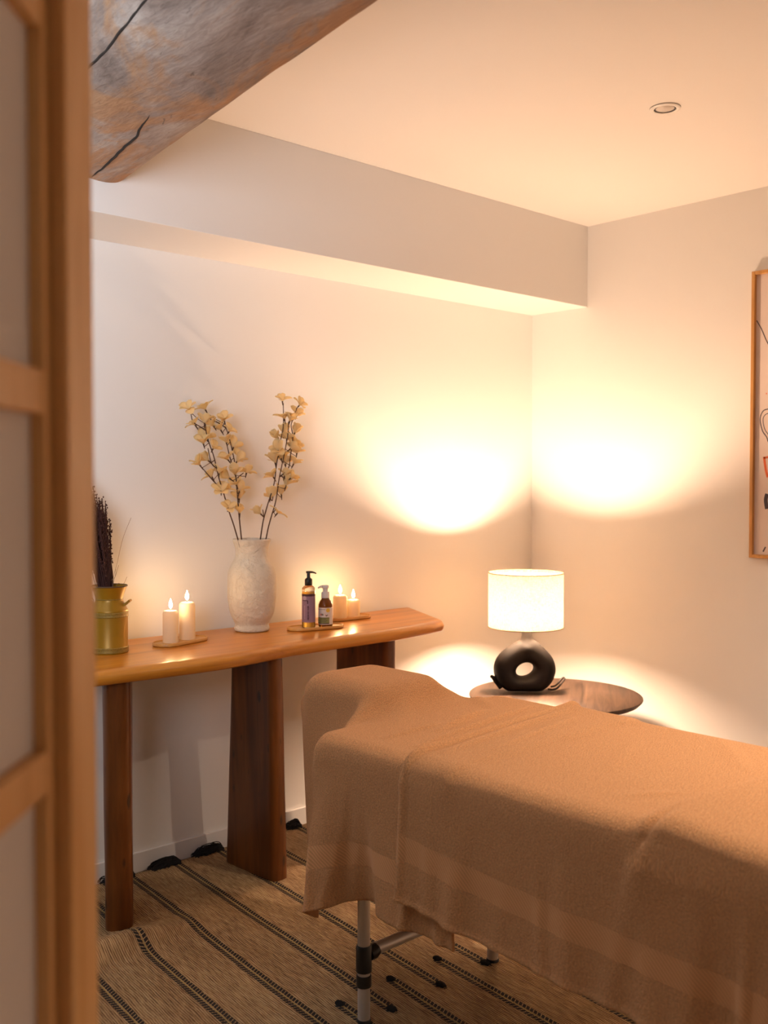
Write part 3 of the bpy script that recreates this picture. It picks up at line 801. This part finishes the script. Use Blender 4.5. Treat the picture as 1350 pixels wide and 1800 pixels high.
def dried():
    off = CAN + Vector((0, 0, .0095))
    root = empty('dried_stalk_bunch', off, label='bunch of dark plum dried stalks leaning left in the yellow can', cat='dried flowers')
    rnd = random.Random(11); m = MB(); s = MB()
    K = 230
    for i in range(K):
        a = rnd.uniform(0, 2 * PI); rr = math.sqrt(rnd.random())
        foot = Vector((math.cos(a), math.sin(a), 0)) * (.036 * rr)
        q = rnd.uniform(0, 1)
        mouth = RT * (-.012 + .024 * (q - .5) * 1.6 + rnd.uniform(-.006, .006)) + FH * rnd.uniform(-.028, .028) + Vector((0, 0, .195))
        # the bunch fans to the left; stalks on the left reach furthest
        h = .43 - .17 * q + (rnd.uniform(-.12, .0) if rnd.random() < .75 else rnd.uniform(-.28, -.1))
        h = max(.07, h)
        lean = (-.140 + .112 * q) * (h / .40) ** 1.3
        spread = 1.0
        tip = mouth + RT * (lean * spread + rnd.uniform(-.006, .006)) + FH * rnd.uniform(-.05, .05) + Vector((0, 0, h))
        mid = mouth.lerp(tip, .5) + RT * rnd.uniform(-.006, .004)
        pts = catmull([foot, mouth, mid, tip], 5)
        m.tube(pts, [.0012] * len(pts), 4, cap=False)
        n0 = int(h / .0068)
        for k in range(n0):                                # tiny seed heads along the upper stalk
            t = .35 + .65 * k / max(1, n0 - 1)
            j = 5 + t * (len(pts) - 6); i0 = int(j); c = pts[i0].lerp(pts[min(i0 + 1, len(pts) - 1)], j - i0)
            c = c + Vector((rnd.uniform(-1, 1), rnd.uniform(-1, 1), rnd.uniform(-1, 1))) * .0042
            r = rnd.uniform(.0015, .0028)
            s.add([c + Vector(v) * r for v in ((1,0,0),(-1,0,0),(0,1,0),(0,-1,0),(0,0,1.4),(0,0,-1.4))], [(0,2,4),(2,1,4),(1,3,4),(3,0,4),(2,0,5),(1,2,5),(3,1,5),(0,3,5)])
    m.build('stalks', M['dried'], root, recalc=False)
    s.build('seed_heads', M['dried'], root, sm=False, recalc=False)
    w = MB()
    for pts in ([(.010, .195), (.026, .27), (.044, .345), (.070, .41)], [(.012, .19), (.022, .235), (.030, .262)], [(.02, .19), (.044, .203), (.056, .226)], [(0.0, .19), (.018, .225), (.022, .25)]):
        w.tube(catmull([Vector((0, 0, .02)) + RT * .01] + [RT * x + Vector((0, 0, z)) for x, z in pts], 5), .0006, 4, cap=False)
    w.build('straw', M['stalk'], root, recalc=False)
dried()

# ------------------------------------------------------------------ corner table and lamp
ST = Vector((3.324, 2.58, 0)); STZ, STR = .47, .352
def side_table():
    root = empty('side_table', ST, math.radians(35), label='low round brown wooden side table in the corner under the lamp', cat='side table')
    MB().lathe([(STR * .90, STZ - .030), (STR * .96, STZ - .022), (STR - .002, STZ - .010), (STR, STZ - .006), (STR - .001, STZ - .002), (STR - .004, STZ)], 96).build('tabletop', M['walnut'], root)
    MB().lathe([(.16, 0), (.165, .004), (.165, .016), (.16, .02)], 64).build('base', M['walnut'], root)
    MB().lathe([(.06, .02), (.055, .05), (.055, STZ - .05), (.09, STZ - .03)], 48).build('pedestal', M['walnut'], root)
side_table()
LP = Vector((3.268, 2.690, STZ + .0005))
def lamp():
    rz = YAW - PI / 2                                # local x points to the viewer's right
    root = empty('table_lamp', LP, rz, label='lit table lamp with linen drum shade and dark ring shaped ceramic base', cat='table lamp')
    b = MB(); nt, nf = 72, 28
    cx, cz = -.004, .095
    def outer(t):
        c, s = math.cos(t), math.sin(t)
        r = 1 / math.sqrt((c / .129) ** 2 + (s / .108) ** 2)
        r *= 1 + .20 * max(0, math.cos(t - math.radians(82))) ** 9
        z = cz + r * s
        if z < .004: r = (.004 - cz) / s
        return r
    def inner(t):
        q = t - math.radians(24); c, s = math.cos(q), math.sin(q)
        return 1 / math.sqrt((c / .038) ** 2 + (s / .026) ** 2)
    for i in range(nt):
        t = 2 * PI * i / nt; ro, ri = outer(t), inner(t); a = (ro - ri) / 2; rc = (ro + ri) / 2; dp = .050 - .006 * math.sin(t)
        for j in range(nf):
            f = 2 * PI * j / nf; cf, sf = math.cos(f), math.sin(f)
            r = rc + a * (abs(cf) ** .9) * (1 if cf > 0 else -1)
            b.v.append((cx + r * math.cos(t), dp * sf, cz + r * math.sin(t)))
    for i in range(nt):
        for j in range(nf):
            b.f.append((i * nf + j, i * nf + (j + 1) % nf, ((i + 1) % nt) * nf + (j + 1) % nf, ((i + 1) % nt) * nf + j))
    b.lathe([(.034, .150), (.050, .175), (.046, .192), (.034, .206), (.0255, .220), (.0215, .235), (.0200, .252), (.0195, .2655), (.0, .2655)], 40, cx=.004)
    base = b.build('ceramic_base', M['ceramic'], root)
    r = base.modifiers.new('remesh', 'REMESH'); r.mode = 'VOXEL'; r.voxel_size = .0042; r.use_smooth_shade = True
    s = base.modifiers.new('smooth', 'SMOOTH'); s.factor = .6; s.iterations = 9
    R, z0, z1 = .1545, .272, .496
    sh = MB().lathe([(R, z0), (R, z0 + .0005), (R, z1)], 96, close=False); shade = sh.build('lamp_shade', M['shade'], root)
    so = shade.modifiers.new('thick', 'SOLIDIFY'); so.thickness = .0012; so.offset = -1
    for z in (z0, z1):
        pts = [(R * math.cos(a), R * math.sin(a), z) for a in np.linspace(0, 2 * PI, 97)]
        MB().tube(pts, .0017, 6, cap=False).build('shade_hem', M['hem'], shade)
    sp = MB()
    for k in range(3):
        a = 2 * PI * k / 3 + .4; sp.tube([(.018 * math.cos(a), .018 * math.sin(a), .300), ((R - .002) * math.cos(a), (R - .002) * math.sin(a), .276)], .0012, 6)
    sp.build('shade_spider', M['white_plastic'], shade)
    MB().lathe([(.012, .263), (.014, .265), (.019, .285), (.019, .325), (.014, .330), (.0, .331)], 24).build('lamp_holder', M['white_plastic'], root)
    bp = [(.0, .332), (.013, .333), (.016, .345), (.026, .368), (.030, .388), (.027, .405), (.016, .419), (0, .423)]
    MB().lathe([(max(0, p.x), p.z) for p in catmull([(a, 0, z) for a, z in bp], 3)], 24).build('bulb', M['bulb'], root)
    MB().tube(catmull([(.110, .020, .018), (.128, .030, .020), (.145, .045, .030), (.160, .06, .042), (.170, .066, .047), (.172, .060, .041), (.158, .044, .028), (.135, .02, .012), (.115, .01, .008), (.10, .03, .006)], 5), .0042, 8).build('cord', M['cord'], root)
    MB().tube(catmull([(-.100, -.005, .020), (-.120, -.005, .046), (-.135, -.005, .062), (-.146, -.005, .068)], 5), [.012] * 6 + [.0115, .011, .010, .009, .008, .0075, .007, .0065, .006, .003][:10], 12).build('spout', M['ceramic'], root)
lamp()

# ------------------------------------------------------------------ massage table and its towels
PX0, PX1, PY0, PY1, PZ = 1.515, 2.190, 0.06, 1.905, .730
HR = dict(c=(1.865, 2.075, .752), h=(.135, .150, .050), r=.048)
def massage_table():
    root = empty('massage_table', (1.852, 1.0, 0), label='portable massage table with aluminium legs under the brown towels', cat='massage table')
    o = root.location
    def L(p): return Vector(p) - o
    MB().box(L((PX0 + .008, PY0, PZ - .06)), L((PX1 - .008, PY1 - .008, PZ - .003))).build('padded_top', M['pad'], root, bevel=.027, seg=5)
    MB().box(L((PX0 + .02, PY0 + .02, PZ - .12)), L((PX1 - .02, PY1 - .02, PZ - .0605))).build('frame', M['alu'], root, sm=False, bevel=.004)
    c, h = Vector(HR['c']), Vector(HR['h'])
    h = h - Vector((.006, .006, .004)); MB().box(L(c - h), L(c + h)).build('headrest', M['pad'], root, bevel=.045, seg=6)
    arm = MB()
    for x in (1.78, 1.92): arm.tube([L((x, PY1 - .1, .685)), L((x, 2.16, .69))], .009, 10)
    arm.build('headrest_bracket', M['alu'], root)
    for y in (1.842, .12):
        for x in (1.625, 2.101):
            zf = rug_pos(x - RX + .097 * (RY - y), RY - y).z if y > 1 else 0
            zf += .0005
            lg = MB().tube([L((x, y, zf + .010)), L((x, y, PZ - .12))], .0155, 20).build('leg', M['alu'], root)
            MB().lathe([(.014, zf), (.0175, zf + .001), (.0175, zf + .012), (.016, zf + .014)], 24, cx=L((x, y, 0)).x, cy=L((x, y, 0)).y).build('foot_cap', M['black'], lg)
            ll = L((x, y, 0))
            MB().lathe([(.0158, .142), (.0195, .143), (.0195, .204), (.0175, .208), (.0158, .208)], 24, cx=ll.x, cy=ll.y, close=False).build('locking_sleeve', M['black'], lg)
            MB().lathe([(.0158, .105), (.0185, .106), (.0190, .109), (.0190, .130), (.0185, .133), (.0158, .134)], 24, cx=ll.x, cy=ll.y, close=False).build('adjusting_collar', M['black'], lg)
        cb = MB().tube([L((1.662, y, .187)), L((2.072, y, .187))], .0155, 16).build('crossbar', M['alu'], root)
        for x, s in ((1.625, 1), (2.101, -1)):
            jj = MB(); jj.tube([L((x + s * .016, y, .181)), L((x + s * .030, y, .183)), L((x + s * .042, y, .186))], [.018, .020, .0165], 14)
            jj.build('joint', M['black'], cb)
massage_table()

# cloth settled over the table by a small position-based solver
def sdf_box(p, c, h, r):
    d = p - c; q = np.abs(d) - (h - r); qm = np.maximum(q, 0); ln = np.linalg.norm(qm, axis=-1)
    ins = q.max(-1); dist = ln + np.minimum(ins, 0) - r
    n = np.where(ln[..., None] > 1e-9, qm / np.maximum(ln, 1e-9)[..., None] * np.sign(d), 0)
    inside = ln <= 1e-9
    ax = q.argmax(-1); e = np.zeros_like(p); np.put_along_axis(e, ax[..., None], 1.0, -1); e *= np.sign(d)
    n = np.where(inside[..., None], e, n)
    return dist, n
def settle(P, rest, collide, steps=150, its=12, stiff_bend=.35):
    P = P.copy(); V = np.zeros_like(P); dt = 1 / 45
    cons = []
    ny, nx = P.shape[:2]
    def pair(dy, dx, k):
        for par in (0, 1):
            # split every family into two independent colours
            sel_y = slice(0, ny - dy) if dy >= 0 else slice(-dy, ny)
            A = [(j, i) for j in range(ny) for i in range(nx) if 0 <= j + dy < ny and 0 <= i + dx < nx]
            A = [(j, i) for j, i in A if (((j // max(1, abs(dy))) if dy else (i // max(1, abs(dx)))) % 2) == par]
            a = np.array([j * nx + i for j, i in A]); b = np.array([(j + dy) * nx + i + dx for j, i in A])
            r = np.linalg.norm(rest.reshape(-1, 3)[a] - rest.reshape(-1, 3)[b], axis=1)
            cons.append((a, b, r, k))
    pair(0, 1, 1.0); pair(1, 0, 1.0); pair(1, 1, .6); pair(1, -1, .6); pair(0, 2, stiff_bend); pair(2, 0, stiff_bend); pair(0, 4, stiff_bend * .4); pair(4, 0, stiff_bend * .4)
    P = P.reshape(-1, 3); V = V.reshape(-1, 3)
    for s in range(steps):
        prev = P.copy(); V *= .965; P = P + V * dt; P[:, 2] -= 9.8 * dt * dt
        for it in range(its):
            for a, b, r, k in cons:
                d = P[b] - P[a]; L = np.linalg.norm(d, axis=1); c = (k * .5 * (L - r) / np.maximum(L, 1e-9))[:, None] * d
                P[a] += c; P[b] -= c
            P = collide(P, prev)
        V = (P - prev) / dt
    return P.reshape(ny, nx, 3)
def push(P, prev, dist, n, margin, mu):
    m = dist < margin
    if m.any():
        P[m] += n[m] * (margin - dist[m])[:, None]
        d = P[m] - prev[m]; dn = (d * n[m]).sum(1, keepdims=True) * n[m]; P[m] -= (d - dn) * mu
    return P
tc = np.array([(PX0 + PX1) / 2, (PY0 + PY1) / 2, PZ - .06]); th = np.array([(PX1 - PX0) / 2, (PY1 - PY0) / 2, .06])
hc, hh = np.array(HR['c']), np.array(HR['h'])
def coll1(P, prev):
    d, n = sdf_box(P, tc, th, .03); P = push(P, prev, d, n, .009, .75)
    d, n = sdf_box(P, hc, hh, HR['r']); P = push(P, prev, d, n, .009, .75)
    P[:, 2] = np.maximum(P[:, 2], .02); return P
def lumps(x, y):
    # a folded layer under the second towel lifts it slightly towards the foot end
    return .010 / (1 + np.exp((y - .955 - .03 * np.sin(x * 5)) / .02)) * np.exp(-np.maximum(0, .93 - y) * 3.2)
def sheet(name, corner, e1, e2, L1, L2, st, coll, z0, wav, label, steps):
    nx = int(L1 / st) + 1; ny = int(L2 / st) + 1
    a = np.linspace(0, L1, nx); b = np.linspace(0, L2, ny)
    A, B = np.meshgrid(a, b)
    rest = np.zeros((ny, nx, 3)); rest[..., 0] = A; rest[..., 1] = B
    e1 = np.array(e1); e2 = np.array(e2)
    P = np.array([corner[0], corner[1], z0]) + A[..., None] * np.array([*e1, 0]) + B[..., None] * np.array([*e2, 0])
    # gather the cloth a little along the hem so folds can form
    hang = np.maximum(0, .30 - A) / .30
    P[..., 2] += .010 * hang * np.sin(B * wav[0] + wav[1]) + .006 * hang * np.sin(B * wav[0] * 2.3 + 1.0)
    ex = np.array([*e1, 0]); rest2 = np.zeros_like(rest); rest2[..., 0] = A
    g = np.array([*e1]) @ np.array([*e2])
    rest2 = np.stack([A + B * g, B * math.sqrt(max(0, 1 - g * g)) , 0 * A], -1)
    widen = 1 + wav[2] * np.clip((.40 - A) / .40, 0, 1)
    mid = L2 / 2
    rest2[..., 1] = (rest2[..., 1] - mid) * widen + mid
    P = settle(P, rest2, coll, steps)
    return P, A, B
def refine(P, k=4):
    # Catmull-Rom refinement of the settled grid along both axes
    def up(Q):
        q = np.concatenate([2 * Q[:1] - Q[1:2], Q, 2 * Q[-1:] - Q[-2:-1]]); out = []
        for i in range(1, len(q) - 2):
            a, b, c, d = q[i - 1], q[i], q[i + 1], q[i + 2]
            for n in range(k):
                t = n / k
                out.append(.5 * (2 * b + (c - a) * t + (2 * a - 5 * b + 4 * c - d) * t * t + (3 * b - a - 3 * c + d) * t ** 3))
        out.append(q[-2]); return np.array(out)
    return np.swapaxes(up(np.swapaxes(up(P), 0, 1)), 0, 1)
def relax(P, n):
    for _ in range(n):
        Q = P.copy(); Q[1:-1, 1:-1] = .5 * P[1:-1, 1:-1] + .125 * (P[2:, 1:-1] + P[:-2, 1:-1] + P[1:-1, 2:] + P[1:-1, :-2]); P = Q
    return P
def folds(y, z, seed):
    rng = np.random.RandomState(seed); o = np.zeros_like(y)
    for c in np.arange(.2, 2.5, .085):
        c = c + rng.uniform(-.03, .03); a = rng.uniform(.2, 1.0); w = rng.uniform(.010, .028); sl = rng.uniform(-.22, .22)
        o += a * np.exp(-((y - c - sl * (z - .5)) / w) ** 2)
    return o
def cloth_obj(name, P, A, B, label, cat, group, thick, extra):
    P = relax(P, 1); P = refine(P, 4); A = refine(A[..., None], 4)[..., 0]; B = refine(B[..., None], 4)[..., 0]
    P = extra(P, A, B)
    b = MB(); b.grid([[tuple(v) for v in row] for row in P])
    o = b.build(name, M['towel'], recalc=False)
    me = o.data; uvl = me.uv_layers.new(name='UVMap')
    vi = np.empty(len(me.loops), dtype=np.int32); me.loops.foreach_get('vertex_index', vi)
    uvl.data.foreach_set('uv', np.stack([A.ravel()[vi], B.ravel()[vi]], -1).astype(np.float32).ravel())
    if me.polygons[len(me.polygons) // 2].normal.z < 0: me.flip_normals()
    so = o.modifiers.new('thick', 'SOLIDIFY'); so.thickness = thick; so.offset = 0; so.use_rim = True
    tag(o, label, cat, group); return o
def ridge(P, p0, p1, h, w):
    # a soft crease lying on the top of the cloth from p0 to p1
    p0 = np.array(p0); p1 = np.array(p1); d = p1 - p0; L2 = d @ d
    q = P[..., :2] - p0; t = np.clip((q @ d) / L2, 0, 1); e = q - t[..., None] * d
    return h * np.exp(-(e ** 2).sum(-1) / w ** 2) * np.sin(np.pi * np.clip(t * .9 + .05, 0, 1)) ** .6
def extra1(P, A, B):
    near = 1 / (1 + np.exp((P[..., 0] - 1.60) / .02)); hang = np.clip((.70 - P[..., 2]) / .28, 0, 1.2) * near
    P[..., 0] -= .016 * hang * folds(P[..., 1], P[..., 2], 3)
    top = P[..., 2] > .70
    z = ridge(P, (1.60, 1.63), (2.12, 1.72), .010, .010) + ridge(P, (1.74, 1.70), (1.98, 1.765), .014, .012) + ridge(P, (1.60, 1.735), (1.80, 1.75), .008, .010)
    z = z + ridge(P, (1.70, 1.80), (1.86, 1.93), .008, .030) + ridge(P, (2.02, 1.78), (2.10, 1.92), .008, .022)
    P[..., 2] += z * top
    return P
def extra2(P, A, B):
    near = 1 / (1 + np.exp((P[..., 0] - 1.60) / .02)); hang = np.clip((.70 - P[..., 2]) / .28, 0, 1.2) * near
    y = P[..., 1]; zz = P[..., 2]
    P[..., 0] -= .012 * hang * folds(y, zz, 8) + .004 * near
    # the raised fold crossing the bed, running over the edge as a slanting pleat
    yy = y - .03 * np.sin(P[..., 0] * 5) - .22 * np.clip(.73 - zz, 0, .4) * near
    st = 1 / (1 + np.exp((yy - .955) / .006)) * np.exp(-np.maximum(0, .93 - yy) * 5.0)
    P[..., 2] += .017 * st * (zz > .68)
    P[..., 0] -= .020 * st * np.clip((.73 - zz) / .05, 0, 1) * near * np.clip(1 - (.7 - zz) / .17, 0, 1) ** 1.5
    pin = np.exp(-((y - .968 - .3 * (.745 - zz)) / .012) ** 2) * np.exp(-((P[..., 0] - 1.53) / .05) ** 2) * np.exp(-((zz - .74) / .05) ** 2)
    P[..., 2] -= .014 * pin; P[..., 0] += .010 * pin
    top = zz > .70
    z = ridge(P, (1.58, 1.525), (2.15, 1.60), .009, .012) + ridge(P, (1.68, 1.47), (2.05, 1.53), .006, .011) + ridge(P, (1.75, 1.22), (1.98, 1.30), .004, .018) + ridge(P, (1.95, 1.02), (2.12, 1.16), .005, .022) + ridge(P, (1.62, 1.10), (1.72, 1.04), .004, .015)
    P[..., 2] += z * top
    # turned hem along the free edges
    e = np.exp(-((B - .006) / .010) ** 2) + np.exp(-(A / .009) ** 2)
    P[..., 2] += .011 * e * top; P[..., 0] -= .006 * e * near * (~top)
    return P
P1, A1, B1 = sheet('towel', (1.20, 2.27), (1, 0), (0, -1), 1.36, .84, .020, coll1, .83, (17.0, .6, .07), '', 170)
# heights and outline of the first towel, so that the second lies on it
def raster(P, ia, ib, iv, lo, hi, n, mode):
    dense = P
    for _ in range(2):
        d2 = np.empty((dense.shape[0] * 2 - 1, dense.shape[1] * 2 - 1, 3)); d2[::2, ::2] = dense; d2[1::2, ::2] = (dense[1:] + dense[:-1]) / 2
        d2[:, 1::2] = (d2[:, 2::2] + d2[:, :-2:2]) / 2; dense = d2
    q = dense.reshape(-1, 3); g = np.full((n, n), -9.0 if mode == 'max' else 9.0)
    i = ((q[:, ia] - lo[0]) / (hi[0] - lo[0]) * (n - 1)).round().astype(int); j = ((q[:, ib] - lo[1]) / (hi[1] - lo[1]) * (n - 1)).round().astype(int)
    ok = (i >= 0) & (i < n) & (j >= 0) & (j < n)
    (np.maximum if mode == 'max' else np.minimum).at(g, (i[ok], j[ok]), q[ok, iv]); return g
GT = raster(P1, 0, 1, 2, (1.2, .9), (2.6, 2.5), 120, 'max')
near = P1[:, :P1.shape[1] // 2]
GN = raster(near, 1, 2, 0, (.9, .2), (2.5, .74), 60, 'min')
def coll2(P, prev):
    Q = P.copy(); Q[:, 2] -= lumps(P[:, 0], P[:, 1]); d, n = sdf_box(Q, tc, th, .03); P = push(P, prev, d, n, .012, .75)
    i = np.clip(((P[:, 0] - 1.2) / 1.4 * 119).round().astype(int), 0, 119); j = np.clip(((P[:, 1] - .9) / 1.6 * 119).round().astype(int), 0, 119)
    z = GT[i, j] + .010; m = (P[:, 2] < z) & (P[:, 2] > .70); P[m, 2] = z[m]
    i = np.clip(((P[:, 1] - .9) / 1.6 * 59).round().astype(int), 0, 59); j = np.clip(((P[:, 2] - .2) / .54 * 59).round().astype(int), 0, 59)
    x = GN[i, j] - .012; m = (P[:, 0] > x) & (P[:, 0] < 1.6) & (P[:, 2] < .72) & (x > 1.3); P[m, 0] = x[m]
    P[:, 2] = np.maximum(P[:, 2], .02); return P
P2, A2, B2 = sheet('towel', (1.245, 1.535), (.9945, .105), (-.05, -.9987), 1.26, 1.42, .021, coll2, .79, (11.0, 1.4, .035), '', 150)
cloth_obj('towel', P1, A1, B1, 'brown terry towel draped over the headrest end of the massage table', 'towel', 'brown terry towels on the massage table', .006, extra1)
cloth_obj('towel', P2, A2, B2, 'large brown terry towel overlapping the other, over the middle of the table', 'towel', 'brown terry towels on the massage table', .009, extra2)

# ------------------------------------------------------------------ framed print on the right wall
def picture():
    y1, y0, z0, z1 = 1.997, 1.20, 1.040, 2.175
    root = empty('framed_print', (X1 - .001, (y0 + y1) / 2, z0), label='tall oak framed abstract line print on the right wall', cat='framed print')
    o = root.location
    fr = MB(); w, dp = .014, .022
    def bx(b, ya, yb, za, zb, d0, d1): b.box((-d1, ya - o.y, za - o.z), (-d0, yb - o.y, zb - o.z))
    bx(fr, y0, y0 + w, z0, z1, 0, dp); bx(fr, y1 - w, y1, z0, z1, 0, dp); bx(fr, y0 + w, y1 - w, z0, z0 + w, 0, dp); bx(fr, y0 + w, y1 - w, z1 - w, z1, 0, dp)
    fr.build('frame', M['oak'], root, sm=False, bevel=.0015)
    pr = MB(); bx(pr, y0 + w, y1 - w, z0 + w, z1 - w, .004, .007); sheet_ = pr.build('print', M['print'], root, sm=False)
    def stroke(b, pts, wd):
        c = catmull([(0, y, z) for y, z in pts], 6); vs = []
        for k, p in enumerate(c):
            t = (c[min(k + 1, len(c) - 1)] - c[max(0, k - 1)]).normalized(); n = Vector((0, -t.z, t.y)) * wd / 2
            vs += [(-.0074, p.y + n.y - o.y, p.z + n.z - o.z), (-.0074, p.y - n.y - o.y, p.z - n.z - o.z)]
        b.add(vs, [(2 * i, 2 * i + 1, 2 * i + 3, 2 * i + 2) for i in range(len(c) - 1)])
    for nm, mt, pts, wd in (('ink_line', 'ink', [(1.981, 1.982), (1.960, 1.945), (1.935, 1.89), (1.90, 1.84), (1.85, 1.81)], .004),
                            ('ink_line', 'ink', [(1.925, 1.630), (1.950, 1.622), (1.962, 1.590), (1.952, 1.545), (1.935, 1.520), (1.928, 1.500)], .004),
                            ('ink_line', 'ink', [(1.925, 1.614), (1.942, 1.606), (1.950, 1.588), (1.943, 1.552), (1.925, 1.525)], .003),
                            ('ink_dash', 'ink', [(1.934, 1.085), (1.944, 1.065)], .006),
                            ('ink_blot', 'ink', [(1.930, 1.295), (1.935, 1.27), (1.930, 1.235)], .016),
                            ('orange_line', 'orange_ink', [(1.90, 1.442), (1.925, 1.44), (1.946, 1.437)], .008),
                            ('orange_line', 'orange_ink', [(1.944, 1.440), (1.936, 1.39), (1.928, 1.36)], .010),
                            ('orange_dot', 'orange_ink', [(1.939, 1.690), (1.935, 1.690)], .006)):
        k = MB(); stroke(k, pts, wd); k.build(nm, M[mt], sheet_, sm=False, recalc=False)
picture()

# ------------------------------------------------------------------ recessed ceiling spots
def downlight(loc, label):
    root = empty('ceiling_spotlight', loc, YAW, label=label, cat='spotlight', group='recessed ceiling spotlights')
    MB().lathe([(.0475, -.0005), (.0475, -.003), (.045, -.0045), (.038, -.005), (.034, -.004), (.0335, -.0015)], 48, close=False).build('trim_ring', M['downlight'], root)
    MB().lathe([(.0, -.0010), (.0345, -.0012)], 48, close=False).build('dark_gap_disc', M['black'], root)  # flat black disc standing in for the shaded gap round the lens
    MB().lathe([(.0, -.0062), (.012, -.0058), (.022, -.0044), (.0285, -.0018)], 40, close=False).build('lens', M['lens'], root)
    return root
downlight((2.805, 1.761, ZC - .0005), 'round white recessed spotlight in the ceiling, switched off')
SPOT2 = (2.56, .47, ZC - .0005)
d2 = downlight(SPOT2, 'round white recessed ceiling spotlight, lit, over the massage table')
sl = bpy.data.lights.new('spotlight_beam', 'SPOT'); sl.color = SPOT_COL; sl.energy = SPOT_W
sl.spot_size = math.radians(118); sl.spot_blend = 1.0; sl.shadow_soft_size = .022
so_ = bpy.data.objects.new('spotlight_beam', sl); COL.objects.link(so_); so_.location = (SPOT2[0], SPOT2[1], ZC - .032)
